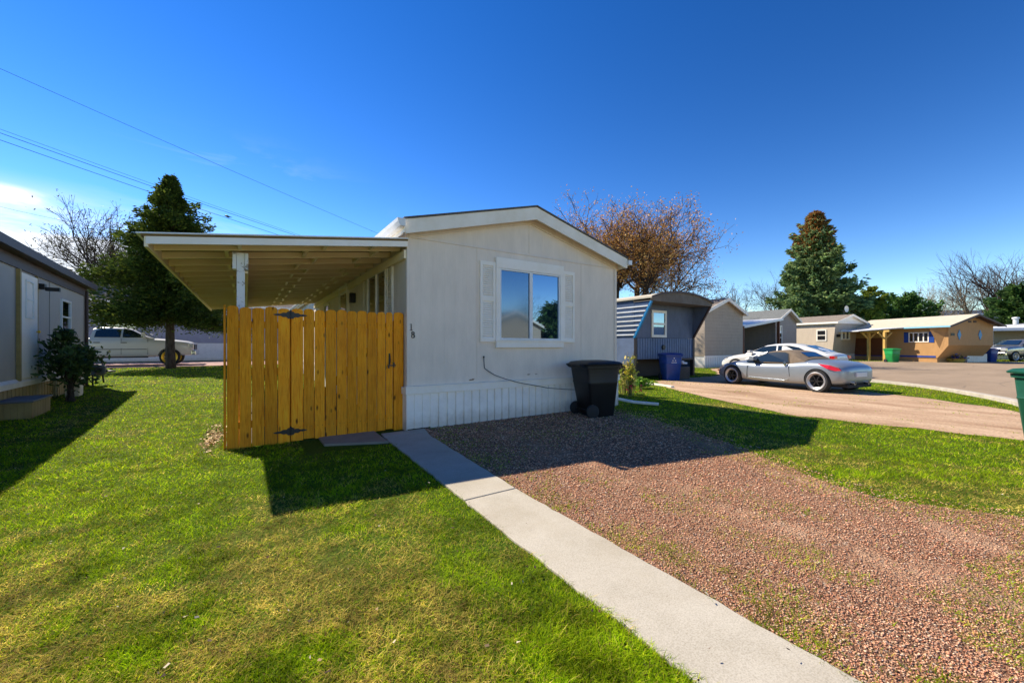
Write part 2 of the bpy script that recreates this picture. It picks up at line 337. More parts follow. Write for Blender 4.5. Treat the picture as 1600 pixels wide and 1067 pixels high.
c = t.mix(t.ramp(rm, [(.05, 0.0), (.7, .55)]), c, t.ramp(t.noise(45, 4, .7, g), [(.3, (.34, .20, .12)), (.55, (.54, .35, .22)), (.8, (.62, .44, .30))]))
t.base(c).set(.9, .15); t.bump(t.math('SUBTRACT', 1.0, v.outputs['Distance']), .9, .012); M['gravel'] = t.m
t = NT('dirt'); g = t.geo(); c = t.ramp(t.noise(.7, 7, .62, t.map((2.2, .5, 1), g, (0, 0, .1))), [(.28, (.28, .17, .10)), (.45, (.46, .31, .20)), (.62, (.60, .43, .29)), (.8, (.50, .36, .24))])
c = t.mix(t.ramp(t.noise(30, 5, .7, g), [(.35, .45), (.6, 0.0)]), c, (.16, .085, .05)); c = t.mix(t.ramp(t.noise(2.2, 5, .7, g), [(.58, 0.0), (.72, .6)]), c, (.13, .12, .04))
t.base(c).set(.95, .1); t.bump(t.noise(22, 6, .7, g), .6, .03); M['dirt'] = t.m
t = NT('old_asphalt'); g = t.geo(); c = t.ramp(t.noise(.35, 6, .6, t.map((.4, 1.4, 1), g)), [(.3, (.24, .175, .115)), (.55, (.34, .25, .17)), (.75, (.40, .30, .21))])
c = t.mix(.35, c, t.ramp(t.noise(55, 4, .7, g), [(.35, (.11, .085, .06)), (.65, (.40, .31, .22))]))
ck = t.ramp(t.vor(.35, 'DISTANCE_TO_EDGE', t.map((1, 1, 1), g)), [(.004, .35), (.012, 0.0)]); c = t.mix(ck, c, (.10, .085, .07))
t.base(c).set(.9, .15); t.bump(t.noise(70, 3, .7, g), .4, .006); M['asphalt'] = t.m
t = NT('concrete'); g = t.geo(); c = t.ramp(t.noise(2.5, 7, .62, g), [(.3, (.34, .30, .23)), (.5, (.42, .375, .30)), (.7, (.47, .425, .345))])
c = t.mix(.42, c, t.ramp(t.noise(140, 3, .7, g), [(.3, (.22, .2, .16)), (.6, (.6, .56, .48))])); c = t.mix(t.ramp(t.vor(9, src=g), [(.02, .8), (.045, 0.0)]), c, (.16, .13, .09))
c = t.mix(t.ramp(t.noise(.9, 5, .7, g), [(.45, 0.0), (.7, .5)]), c, (.33, .28, .20))
t.base(c).set(.9, .15); t.bump(t.noise(160, 4, .75, g), .35, .004); M['concrete'] = t.m
t = NT('kerb_concrete'); g = t.geo(); t.base(t.ramp(t.noise(6, 6, .6, g), [(.3, (.36, .32, .26)), (.7, (.52, .47, .39))])).set(.9, .15); t.bump(t.noise(60, 4, .7, g), .3, .006); M['kerb'] = t.m
t = NT('pink_road'); g = t.geo(); t.base(t.ramp(t.noise(3, 6, .6, g), [(.3, (.34, .22, .19)), (.7, (.48, .33, .29))])).set(.95, .1); M['pink'] = t.m
t = NT('hill_mat'); g = t.geo(); t.base(t.ramp(t.noise(.02, 5, .6, g), [(.3, (.06, .09, .15)), (.7, (.10, .135, .20))])).set(1, 0); M['hill'] = t.m

# ---------------------------------------------------------------- value noise for scattering
rs = np.random.RandomState(11); LAT = rs.rand(256, 256)
def vnoise(x, y, s):
    x = np.asarray(x) * s + 57.3; y = np.asarray(y) * s + 91.7; i = np.floor(x).astype(int); j = np.floor(y).astype(int); fx = x - i; fy = y - j
    fx = fx * fx * (3 - 2 * fx); fy = fy * fy * (3 - 2 * fy); g_ = lambda a, b: LAT[a % 256, b % 256]
    return (g_(i, j) * (1 - fx) + g_(i + 1, j) * fx) * (1 - fy) + (g_(i, j + 1) * (1 - fx) + g_(i + 1, j + 1) * fx) * fy
def fbm(x, y, s): return (vnoise(x, y, s) + .5 * vnoise(y, x, s * 2.1) + .25 * vnoise(x, y, s * 4.3)) / 1.75
def npmesh(name, V, counts, loops, col=None, mat=None, parent=None, smooth=False):
    me = bpy.data.meshes.new(name); counts = np.asarray(counts, np.int32); loops = np.asarray(loops, np.int32).ravel()
    me.vertices.add(len(V)); me.vertices.foreach_set('co', np.asarray(V, np.float32).ravel())
    me.loops.add(len(loops)); me.loops.foreach_set('vertex_index', loops)
    me.polygons.add(len(counts)); st = np.zeros(len(counts), np.int32); st[1:] = np.cumsum(counts)[:-1]
    me.polygons.foreach_set('loop_start', st)
    try: me.polygons.foreach_set('loop_total', counts)
    except Exception: pass
    if smooth: me.polygons.foreach_set('use_smooth', np.ones(len(counts), bool))
    me.update(calc_edges=True)
    if col is not None:
        at = me.attributes.new('col', 'FLOAT_COLOR', 'FACE'); c4 = np.ones((len(counts), 4), np.float32); c4[:, :3] = col; at.data.foreach_set('color', c4.ravel())
    return link(name, me, mat, parent)

#@@GROUND
# ---------------------------------------------------------------- the ground and what is laid on it
def axis(a, b, fine0, fine1, st, coarse):
    return sorted(set([a + i * coarse for i in range(int((fine0 - a) / coarse) + 1)] + list(np.arange(fine0, fine1, st)) + [fine1 + i * coarse for i in range(int((b - fine1) / coarse) + 2)]))
xs = np.array(axis(-900, 900, -40, 60, 1.0, 60)); ys = np.array(axis(-900, 900, -20, 60, 1.0, 60))
XX, YY = np.meshgrid(xs, ys, indexing='ij'); ZZ = tz(XX, YY); nx, ny = XX.shape
V = np.stack([XX, YY, ZZ], -1).reshape(-1, 3); I = np.arange(nx * ny).reshape(nx, ny)
F = np.stack([I[:-1, :-1], I[1:, :-1], I[1:, 1:], I[:-1, 1:]], -1).reshape(-1, 4)
tag(npmesh('ground', V, np.full(len(F), 4), F, mat=M['lawn']), kind='structure')
def sheet(name, poly, z, mat, wob=0.0, step=.25, kind='structure'):
    P = []; n = len(poly)
    for i in range(n):
        a = Vector(poly[i]); b = Vector(poly[(i + 1) % n]); k = max(1, int((b - a).length / step)) if wob else 1
        nn = (b - a).normalized(); nn = Vector((-nn.y, nn.x))
        for j in range(k):
            p = a + (b - a) * j / k
            if wob: p = p + nn * ((float(fbm(p.x, p.y, 1.9)) - .5) * 2 * wob)
            P.append((p.x, p.y, z))
    bm = bmesh.new(); f = bm.faces.new([bm.verts.new(p) for p in P]); bmesh.ops.triangulate(bm, faces=[f])
    me = bpy.data.meshes.new(name); bm.normal_update(); bm.to_mesh(me); bm.free()
    for p in me.polygons:
        if p.normal.z < 0: p.flip()
    return tag(link(name, me, mat), kind=kind)
DRIVE = [(2.24, 6.05), (2.12, 5.0), (2.0, 3.3), (1.90, .5), (1.80, -1.2), (5.0, -1.0), (4.85, .4), (4.55, 1.1), (4.7, 1.7), (5.3, 2.6), (6.0, 4.4), (6.3, 6.05)]
sheet('gravel_drive', DRIVE, .010, M['gravel'], .10)
DIRT = [(9.1, -.2), (8.95, .7), (8.6, 3.2), (9.6, 5.6), (11.0, 7.6), (12.6, 9.4), (17.4, 9.6), (22.0, 12.6), (30, 13.2), (29, 9.4), (19.5, 7.4), (16.2, 5.6), (14.7, 3.7), (14.1, 2.4), (13.0, 1.1), (11, .2)]
sheet('dirt_drive', DIRT, .008, M['dirt'], .22)
ROAD = [(-40, -9), (-40, -1.6), (4, -1.2), (9, -.35), (11.5, .12), (14.2, .95), (16.6, 2.2), (18.3, 3.7), (19.2, 5.2), (20.5, 6.0), (25, 7.8), (31, 10.2), (36, 12.2), (42, 12.4), (47, 8.5), (55, 1.5), (70, -6), (60, -16), (40, -9)]
sheet('road', ROAD, .014, M['asphalt'])
KERB = [(14.2 - 1.6, .5), (14.3, 1.0), (15.6, 1.65), (16.75, 2.35), (17.7, 3.1), (18.5, 4.0), (19.2, 5.2), (20.6, 6.1)]
kb = MB(); rings = []
for i, p in enumerate(KERB):
    a = Vector(KERB[max(i - 1, 0)]); b = Vector(KERB[min(i + 1, len(KERB) - 1)]); d = (b - a).normalized(); q = Vector((-d.y, d.x)); p = Vector(p)
    rings.append([(p.x + q.x * s, p.y + q.y * s, z) for s, z in ((-.22, .005), (-.22, .05), (.06, .06), (.12, .10), (.24, .10), (.24, .0))])
kb.loft(rings); tag(kb.build('kerb', M['kerb'], bevel=.01), kind='structure')
sheet('back_road', [(-40, 26.6), (-40, 34), (3.5, 34), (3.5, 26.6)], .255, M['pink'])
sheet('added_dark_floor', [(-.22, 6.36), (2.04, 6.36), (2.04, 17), (-.22, 17)], .02, plain('dark_floor_brown', (.06, .045, .03), .9))  # dark floor added under the carport to cut light bounced onto the rafters
# walkway of poured slabs
wk = MB()
def edgeL(y): return float(np.interp(y, [-4, .9, 3.56, 4.71, 5.72], [1.30, 1.455, 1.55, 1.60, 1.63]))
def edgeR(y): return float(np.interp(y, [-4, .55, 2.99, 3.54, 5.46, 5.98], [1.88, 1.99, 2.05, 2.09, 2.22, 2.33]))
ylist = [-2.5, 3.02, 5.72]
for a, b in zip(ylist[:-1], ylist[1:]):
    z1 = .016 + (a == 3.02) * .004; a2 = a + .004; b2 = b - .004; n = int((b - a) / .09); ring = []
    L_ = [(edgeL(a2 + (b2 - a2) * k / n) + (float(fbm(k * .37, a, 3)) - .5) * .03, a2 + (b2 - a2) * k / n) for k in range(n + 1)]
    Rr = [(edgeR(a2 + (b2 - a2) * k / n) + (float(fbm(k * .41 + 9, a, 3)) - .5) * .03, a2 + (b2 - a2) * k / n) for k in range(n + 1)]
    wk.prism(Rr + L_[::-1], 'z', -.05, z1)
wk.prism([(edgeR(5.73), 5.726), (2.33, 5.985), (1.66, 5.985), (1.63, 5.726)], 'z', -.05, .022)
tag(wk.build('walkway', M['concrete'], bevel=.006), kind='structure')
th = MB(); th.prism([(.85, 5.72), (1.60, 5.40), (1.62, 6.6), (.85, 6.6)], 'z', -.05, .03); tag(th.build('threshold_slab', paint('brown_concrete', (.30, .25, .19), .9), bevel=.006), kind='structure')

def inpoly(x, y, poly):
    ins = np.zeros(len(x), bool); n = len(poly)
    for i in range(n):
        x0, y0 = poly[i]; x1, y1 = poly[(i + 1) % n]
        c_ = ((y0 > y) != (y1 > y)) & (x < (x1 - x0) * (y - y0) / (y1 - y0 + 1e-12) + x0); ins ^= c_
    return ins
def scatter(n, dmin, dmax, px0=-220, px1=1820, pw=1.0):
    u = rs.rand(n)
    d = dmin * (dmax / dmin) ** u if pw == 1 else (dmin ** (1 - pw) + u * (dmax ** (1 - pw) - dmin ** (1 - pw))) ** (1 / (1 - pw))
    px = px0 + rs.rand(n) * (px1 - px0); r = (px - 800) / FPX
    return (r * math.cos(YAW) + math.sin(YAW)) * d, (-r * math.sin(YAW) + math.cos(YAW)) * d, d
def dry(x, y):                                  # 0 lush .. 1 straw
    near = np.clip(1 - np.abs(y - 1.2) / 3.2, 0, 1) * np.clip((3.0 - np.abs(x - .2)) / 2.5, 0, 1)
    v = fbm(x, y, .9) * .55 + fbm(x + 40, y, 3.4) * .60
    strip = np.clip(1 - np.abs(x - (5.2 + .25 * np.maximum(y, 0))) / 1.0, 0, 1) * (x > 4)
    return np.clip((v - .62) * 4.2 + near * .62 + strip * .62, 0, 1)
x, y, d = scatter(640000, 1.25, 42, pw=1.2)
keep = ~inpoly(x, y, ROAD) & ~((y > 26.5) & (x < 3.6))
wl = np.interp(y, [-4, .9, 3.56, 4.71, 5.72], [1.30, 1.455, 1.55, 1.60, 1.63]) + (fbm(x, y, 5) - .5) * .09 + .015
wr = np.interp(y, [-4, .55, 2.99, 3.54, 5.46, 5.98], [1.88, 1.99, 2.05, 2.09, 2.22, 2.33])
keep &= ~((x > wl) & (x < wr + (fbm(x, y, 5) - .5) * .08 - .01) & (y < 6.0))
keep &= ~((x > 2.0) & (x < 6.85) & (y > 6.0) & (y < 26)) & ~((x > .6) & (x < 2.4) & (y > 5.35) & (y < 6.7))
edgeG = fbm(x, y, 1.6)
xr = x - np.interp(y, [-1, .4, 1.1, 1.7, 2.6, 4.4, 6.05], [5, 4.85, 4.55, 4.7, 5.3, 6.0, 6.3])
ing = (x > wr) & (xr < 0) & (y < 6.05)
pg = np.clip(1.0 - (x - wr) / (.15 + .7 * fbm(x, y, 1.1)), 0, 1) * .75 * np.clip((fbm(x + 5, y, 4.5) - .40) * 6, .06, 1) + np.clip(1 + xr / .6, 0, 1) * .5 + np.clip((edgeG - .60) * 4, 0, .22) + .004 + (y > 3.9) * .10
keep &= ~ing | (rs.rand(len(x)) < pg)
ind = inpoly(x, y, DIRT); keep &= ~ind | ((edgeG > .66) & (rs.rand(len(x)) < .25)) | (rs.rand(len(x)) < .006)
for bx in ((12.4, 16.7, 10.2, 30), (22.3, 27, 13.1, 40)): keep &= ~((x > bx[0]) & (x < bx[1]) & (y > bx[2]) & (y < bx[3]))
bare = fbm(x + 9, y + 5, 2.4); dr = dry(x, y)
keep &= rs.rand(len(x)) > np.clip((bare - .62) * 3, 0, .8) * (dr > .25)
mulch = (np.hypot((x + .40) / .14, (y - 7.1) / .9) < 1.0); keep &= ~mulch | (rs.rand(len(x)) < .12)
x, y, d, dr, ing = (a[keep] for a in (x, y, d, dr, ing)); n = len(x)
lush = fbm(x + 3, y - 8, 1.3); h = (.010 + .020 * rs.rand(n) + .020 * np.clip(lush - .45, 0, 1) + .02 * np.clip(fbm(x, y, 9) - .5, 0, 1)) * (1 - .35 * dr) * np.where(ing, .75, 1) * (1 + np.clip(d - 6, 0, 20) * .03)
wd = (.0020 + .0022 * rs.rand(n)) * np.clip(d / 2.6, 1, 14); az = rs.rand(n) * 2 * np.pi; ln = h * (.4 + 1.6 * rs.rand(n)) * (1 + .7 * dr); la = rs.rand(n) * 2 * np.pi
z0 = tz(x, y) + np.where(ing, .012, 0); ux, uy = np.cos(az) * wd / 2, np.sin(az) * wd / 2; lx, ly = np.cos(la) * ln, np.sin(la) * ln
V = np.empty((n, 5, 3)); V[:, 0] = np.stack([x - ux, y - uy, z0], 1); V[:, 1] = np.stack([x + ux, y + uy, z0], 1)
V[:, 2] = np.stack([x + ux * .8 + lx * .35, y + uy * .8 + ly * .35, z0 + h * .6], 1); V[:, 3] = np.stack([x - ux * .8 + lx * .35, y - uy * .8 + ly * .35, z0 + h * .6], 1)
V[:, 4] = np.stack([x + lx, y + ly, z0 + h], 1)
b5 = np.arange(n)[:, None] * 5; lp = np.concatenate([b5 + [0, 1, 2, 3], b5 + [3, 2, 4]], 1); cnt = np.tile([4, 3], n)
gA = np.array([.12, .23, .004]); gB = np.array([.46, .62, .008]); gS = np.array([.74, .58, .13]); gY = np.array([.60, .64, .02])
tmix = rs.rand(n, 1) * .7 + .3 * lush[:, None]; col = gA * (1 - tmix) + gB * tmix; hf = .5 * fbm(x + 11, y + 2, 4.5) + .5 * fbm(x, y + 7, 13)
yel = (rs.rand(n, 1) < .12 + .4 * dr[:, None]); col = np.where(yel, gY * (.6 + .5 * rs.rand(n, 1)), col)
straw = (rs.rand(n, 1) < .05 + .78 * dr[:, None] ** 1.2); col = np.where(straw, gS * (.5 + .75 * rs.rand(n, 1)), col)
brn = (rs.rand(n, 1) < .03 + .12 * dr[:, None]); col = np.where(brn, np.array([.20, .11, .05]), col)
col = col * np.clip(-.15 + 2.3 * hf[:, None], .25, 1.6)
tag(npmesh('grass', V.reshape(-1, 3), cnt, lp, np.repeat(col, 2, 0), M['grass']), 'green lawn with straw coloured dry patches around the beige home', 'grass', kind='stuff')
# loose stones
x, y, d = scatter(230000, 1.4, 14, 500, 1750, 1.0)
wr = np.interp(y, [-4, .55, 2.99, 3.54, 5.46, 5.98], [1.88, 1.99, 2.05, 2.09, 2.22, 2.33])
xr = x - np.interp(y, [-1, .4, 1.1, 1.7, 2.6, 4.4, 6.05], [5, 4.85, 4.55, 4.7, 5.3, 6.0, 6.3])
k = (x > wr + .01) & (xr < .25) & (y < 6.0) & (y > -1) & ((xr < 0) | (rs.rand(len(x)) < .4))
rut = np.clip(1 - np.abs(x - 3.22 + (fbm(x, y, 1.2) - .5) * .5) / .26, 0, 1) + np.clip(1 - np.abs(x - 3.95 - .38 * y + (fbm(y, x, 1.3) - .5) * .5) / .24, 0, 1) * .8; rut = rut * np.clip(-.7 + 2.6 * fbm(x + 3, y, 2.4), 0, 1.2) + np.clip(fbm(x, y + 9, .8) - .55, 0, 1) * 1.5; k &= (rs.rand(len(x)) < np.clip(1.08 - rut * 1.0, .15, 1)); x, y, d = x[k], y[k], d[k]; n = len(x)
base_ = np.array([(1, 0, 0), (0, 1, 0), (-1, 0, 0), (0, -1, 0), (0, 0, 1), (0, 0, -1)], float)
s = (.0019 + .0042 * rs.rand(n) ** 2.6) * np.clip(d / 2.4, 1, 3.0); an = rs.rand(n) * 6.28
B = base_[None] * (1 + .45 * (rs.rand(n, 6, 1) - .5)) + (rs.rand(n, 6, 3) - .5) * .5; B = B * s[:, None, None] * np.stack([1 + .5 * rs.rand(n), np.ones(n), .40 + .3 * rs.rand(n)], 1)[:, None]
ca, sa = np.cos(an)[:, None], np.sin(an)[:, None]; Vx = B[..., 0] * ca - B[..., 1] * sa + x[:, None]; Vy = B[..., 0] * sa + B[..., 1] * ca + y[:, None]; Vz = B[..., 2] + .012 + s[:, None] * .3
tri = np.array([(0, 1, 4), (1, 2, 4), (2, 3, 4), (3, 0, 4), (1, 0, 5), (2, 1, 5), (3, 2, 5), (0, 3, 5)])
pal = np.array([(.68, .31, .18), (.74, .42, .26), (.42, .17, .09), (.78, .52, .34), (.60, .34, .21), (.13, .07, .045), (.50, .38, .27), (.30, .22, .18), (.62, .52, .42)]); pr = np.array([.22, .2, .16, .12, .1, .09, .06, .04, .01])
col = pal[rs.choice(9, n, p=pr)] * (.7 + .55 * rs.rand(n, 1))
tag(npmesh('loose_gravel', np.stack([Vx, Vy, Vz], -1).reshape(-1, 3), np.full(n * 8, 3), (np.arange(n)[:, None, None] * 6 + tri).reshape(-1), np.repeat(col, 8, 0), M['stone']), 'reddish crushed stone spread over the driveway by the walkway', 'gravel', kind='stuff')
# dead leaves and bark bits on the lawn
x, y, d = scatter(1500, 1.5, 12, -100, 1700); wl = np.interp(y, [-4, 5.72], [1.33, 1.63]); k = ((x < wl) | (x > 5)) & (y < 9) & (rs.rand(len(x)) < .35) | ((x > wl) & (x < wl + .5) & (y < 6) & (rs.rand(len(x)) < .10))
x, y, d = x[k], y[k], d[k]; n = len(x); a = rs.rand(n) * 6.28; s = .004 + .008 * rs.rand(n) ** 2; zb = np.where((x > 1.3) & (x < 2.1), .052, .03) ; V = np.empty((n, 4, 3))
for q, (i, j) in enumerate(((-1, -.5), (1, -.5), (1.1, .5), (-.9, .5))):
    V[:, q, 0] = x + (np.cos(a) * i - np.sin(a) * j) * s; V[:, q, 1] = y + (np.sin(a) * i + np.cos(a) * j) * s; V[:, q, 2] = zb + .012 * rs.rand(n)
pc = np.array([(.12, .06, .03), (.30, .2, .1), (.5, .42, .3), (.05, .03, .02)])[rs.choice(4, n)]
tag(npmesh('fallen_leaves', V.reshape(-1, 3), np.full(n, 4), np.arange(n * 4), pc, M['stone']), 'dead leaf scraps and bark chips scattered over the lawn', 'leaf litter', kind='stuff')
# wood chips by the fence corner
n = 420; x = -.38 + .06 * rs.randn(n); y = 7.1 + rs.randn(n) * .45; a = rs.rand(n) * 6.28; s = .008 + .014 * rs.rand(n); V = np.empty((n, 4, 3))
for q, (i, j) in enumerate(((-1, -.35), (1, -.35), (1, .35), (-1, .35))):
    V[:, q, 0] = x + (np.cos(a) * i - np.sin(a) * j) * s; V[:, q, 1] = y + (np.sin(a) * i + np.cos(a) * j) * s; V[:, q, 2] = .012 + .03 * rs.rand(n)
tag(npmesh('bark_mulch', V.reshape(-1, 3), np.full(n, 4), np.arange(n * 4), np.array([(.62, .42, .20), (.72, .55, .32), (.40, .25, .12)])[rs.choice(3, n)], M['stone']), 'pale orange wood chips beside the fence corner', 'mulch', kind='stuff')
#@@HOUSES
# ---------------------------------------------------------------- homes
def ribbed(mb, x0, x1, y, z0, z1, pitch=.152, dep=.018, sgn=-1, col=None):
    n = max(1, round((x1 - x0) / pitch)); p = (x1 - x0) / n; prof = []
    for i in range(n):
        a = x0 + i * p
        prof += [(a, y), (a + p * .76, y), (a + p * .79, y - sgn * dep), (a + p * .97, y - sgn * dep)]
    prof.append((x1, y)); m = len(prof)
    P = [(q[0], q[1], z0) for q in prof] + [(q[0], q[1], z1) for q in prof]
    mb.add(P, [(i, i + 1, i + 1 + m, i + m) for i in range(m - 1)], col); return mb
def window(parent, F_, x0, x1, z0, z1, fw=.05, split='v', mat_f='trim', mat_g='glass', dep=.045, casing=0, name='window', mats2=None):
    fr = MB(F_)
    a = (x0 + x1) / 2; b = (z0 + z1) / 2
    fr.box(x0, x1, -dep, .02, z0, z0 + fw).box(x0, x1, -dep, .02, z1 - fw, z1).box(x0, x0 + fw, -dep + .002, .02, z0 + fw, z1 - fw).box(x1 - fw, x1, -dep + .002, .02, z0 + fw, z1 - fw)
    panes = [(x0 + fw, x1 - fw, z0 + fw, z1 - fw)]
    if split == 'v': fr.box(a - fw * .4, a + fw * .4, -dep + .004, .02, z0 + fw, z1 - fw); panes = [(x0 + fw, a - fw * .4, z0 + fw, z1 - fw), (a + fw * .4, x1 - fw, z0 + fw, z1 - fw)]
    if split == 'h': fr.box(x0 + fw, x1 - fw, -dep + .004, .02, b - fw * .4, b + fw * .4); panes = [(x0 + fw, x1 - fw, z0 + fw, b - fw * .4), (x0 + fw, x1 - fw, b + fw * .4, z1 - fw)]
    f = fr.build(name, M[mat_f], parent)
    for i, p in enumerate(panes):
        MB(F_).box(p[0], p[1], -.012 - .006 * i, .01, p[2], p[3]).build('pane', M[(mats2 or (mat_g, mat_g))[i % 2]], f)
    return f
def shutter(parent, F_, x0, x1, z0, z1, mat='trim'):
    s = MB(F_); fw = .05; zm = (z0 + z1) / 2 + .05
    s.box(x0, x0 + fw, -.035, 0, z0, z1).box(x1 - fw, x1, -.035, 0, z0, z1)
    for a, b in ((z0, z0 + .07), (zm - .04, zm + .04), (z1 - .07, z1)): s.box(x0 + fw, x1 - fw, -.034, 0, a, b)
    s.box(x0 + fw, x1 - fw, -.010, 0, z0 + .07, zm - .04).box(x0 + fw, x1 - fw, -.010, 0, zm + .04, z1 - .07)
    for a, b in ((z0 + .07, zm - .04), (zm + .04, z1 - .07)):
        n = int((b - a) / .036)
        for i in range(n):
            z = a + (b - a) * i / n; h = (b - a) / n
            s.add([(x0 + fw, -.030, z), (x1 - fw, -.030, z), (x1 - fw, -.012, z + h * .8), (x0 + fw, -.012, z + h * .8), (x0 + fw, -.022, z - .004), (x1 - fw, -.022, z - .004)], [(0, 1, 2, 3), (0, 4, 5, 1)])
    return s.build('shutter', M[mat], parent)
def gable_home(name, label, loc, rz, W, LEN, he, hp, hs, wall, skirt, roof, fascia='trim', group=None, over=.22, side=.18, fh=.16, hw=None, z=0, slant=0, cat='mobile home'):
    """front gable at y=0 facing -y; he eave height, hp ridge height, hs skirting height"""
    t_ = tag(empty(name, (loc[0], loc[1], z), rz), label, cat, group); w_ = MB(); s = slant
    # walls with the front face leaning when slant: foot set back
    w_.add([(0, s, hs), (W, s, hs), (W, 0, he), (W / 2, 0, hp - .05), (0, 0, he)], [(0, 1, 2, 3, 4)])
    w_.add([(0, s, hs), (0, 0, he), (0, LEN, he), (0, LEN, hs)], [(0, 1, 2, 3)]); w_.add([(W, s, hs), (W, 0, he), (W, LEN, he), (W, LEN, hs)], [(0, 3, 2, 1)])
    w_.add([(0, LEN, hs), (W, LEN, hs), (W, LEN, he), (W / 2, LEN, hp - .05), (0, LEN, he)], [(4, 3, 2, 1, 0)])
    w_.build('wall', M[wall], t_)
    if hs > .02:
        k = MB(); k.box(.02, W - .02, s + .02, s + .06, -.1, hs - .002).box(.02, .06, s + .06, LEN, -.1, hs - .002).box(W - .06, W - .02, s + .06, LEN, -.1, hs - .002)
        ribbed(k, 0, W, s - .0, -.1, hs - .01, .2, .02); k.box(-.02, W + .02, s - .03, s + .015, hs - .05, hs + .03)
        k.build('skirting', M[skirt], t_)
    sl = (hp - he) / (W / 2); e = he - sl * side; r = MB()
    for sg in (0, 1):
        xa = -side if sg == 0 else W + side; xm = W / 2
        P = [(xa, -over, e), (xm, -over, hp), (xm, LEN + .15, hp), (xa, LEN + .15, e)]
        r.add([(p[0], p[1], p[2]) for p in P] + [(p[0], p[1], p[2] + .05) for p in P], [(0, 1, 2, 3), (7, 6, 5, 4), (0, 4, 5, 1), (3, 2, 6, 7), (0, 3, 7, 4)])
    r.build('roof', M[roof], t_)
    f = MB()
    for xa in (-side, W + side):
        xm = W / 2; f.add([(xa, -over - .03, e - fh), (xm, -over - .03, hp - fh), (xm, -over - .03, hp + .045), (xa, -over - .03, e + .045), (xa, -over - .003, e - fh), (xm, -over - .003, hp - fh), (xm, -over - .003, hp + .045), (xa, -over - .003, e + .045)],
                    [(0, 1, 2, 3), (4, 7, 6, 5), (0, 4, 5, 1), (3, 2, 6, 7), (0, 3, 7, 4)])
        f.add([(xa, -over - .002, e - .02), (xm, -over - .002, hp - .02), (xm, 0, hp - .02), (xa, 0, e - .02)], [(0, 1, 2, 3)])
    for xa, xb in ((-side - .025, -side - .002), (W + side + .002, W + side + .025)): f.box(xa, xb, -over - .028, LEN + .15, e - fh + .03, e + .044)
    for xa, xb in ((-side, 0), (W, W + side)): f.box(xa, xb, 0, LEN + .1, e - .05, e - .03)
    f.build('fascia', M[fascia], t_)
    return t_

# ------------------------------ the home the photograph is about
HX, HY, W, LEN = 2.08, 6.05, 4.70, 19.6
home = tag(empty('mobile_home', (HX, HY, 0)), 'beige mobile home with white skirting, a shuttered front window and the number 18', 'mobile home')
HS, HE, HPK = .60, 3.14, 3.76
wl_ = MB(); wl_.add([(0, 0, HS), (W, 0, HS), (W, 0, HE), (W / 2, 0, HPK), (0, 0, HE)], [(0, 1, 2, 3, 4)])
wl_.add([(0, 0, HS), (0, 0, HE), (0, LEN, HE), (0, LEN, HS)], [(0, 1, 2, 3)]); wl_.add([(W, 0, HS), (W, 0, HE), (W, LEN, HE), (W, LEN, HS)], [(0, 3, 2, 1)])
wl_.add([(0, LEN, HS), (W, LEN, HS), (W, LEN, HE), (W / 2, LEN, HPK), (0, LEN, HE)], [(4, 3, 2, 1, 0)]); wl_.build('wall', M['siding'], home)
# battens, corner boards, the lapped gable joint
b = MB(); b.box(-.012, .055, -.016, -.001, HS + .07, HE).box(W - .055, W + .012, -.016, -.001, HS + .07, HE - .02).box(-.016, -.001, .0, .055, HS + .07, HE)
b.add([(0, -.001, 3.045), (W, -.001, 3.045), (W, -.014, 3.0), (0, -.014, 3.0), (0, -.001, 2.998), (W, -.001, 2.998)], [(0, 1, 2, 3), (3, 2, 5, 4)])
for x_ in (1.22, 3.66): b.box(x_ - .004, x_ + .004, -.004, -.001, HS + .1, 2.998)
b.box(W / 2 - .02, W / 2 + .02, -.008, -.001, 3.05, HPK - .08)
for sg in (-1, 1):                              # frieze boards that follow the slope
    xa = W / 2 + sg * (W / 2 - .02); za = HE - .04; b.add([(xa, -.02, za - .10), (W / 2, -.02, HPK - .16), (W / 2, -.02, HPK - .03), (xa, -.02, za + .03), (xa, -.001, za - .10), (W / 2, -.001, HPK - .16)], [(0, 1, 2, 3), (0, 4, 5, 1)])
b.build('corner_trim', M['siding'], home)
k = MB(); k.box(-.05, W + .05, -.07, -.002, HS - .035, HS + .075).box(-.055, W + .055, -.082, -.002, HS + .075, HS + .09); k.box(-.05, -.002, .0, LEN, HS - .035, HS + .075).box(W + .002, W + .05, 0, LEN, HS - .035, HS + .075)
k.build('skirt_trim', M['trim'], home, bevel=.004)
k = MB(); ribbed(k, -.03, .36, -.045, .03, HS - .036, .13, .014); ribbed(k, .36, W + .03, -.045, -.03, HS - .036, .152, .028)
k.box(-.03, -.012, -.04, LEN, -.03, HS - .036).box(W + .012, W + .03, -.04, LEN, -.03, HS - .036); k.box(2.02, 2.14, -.049, -.03, .26, .36)
k.build('skirting', M['skirt'], home)
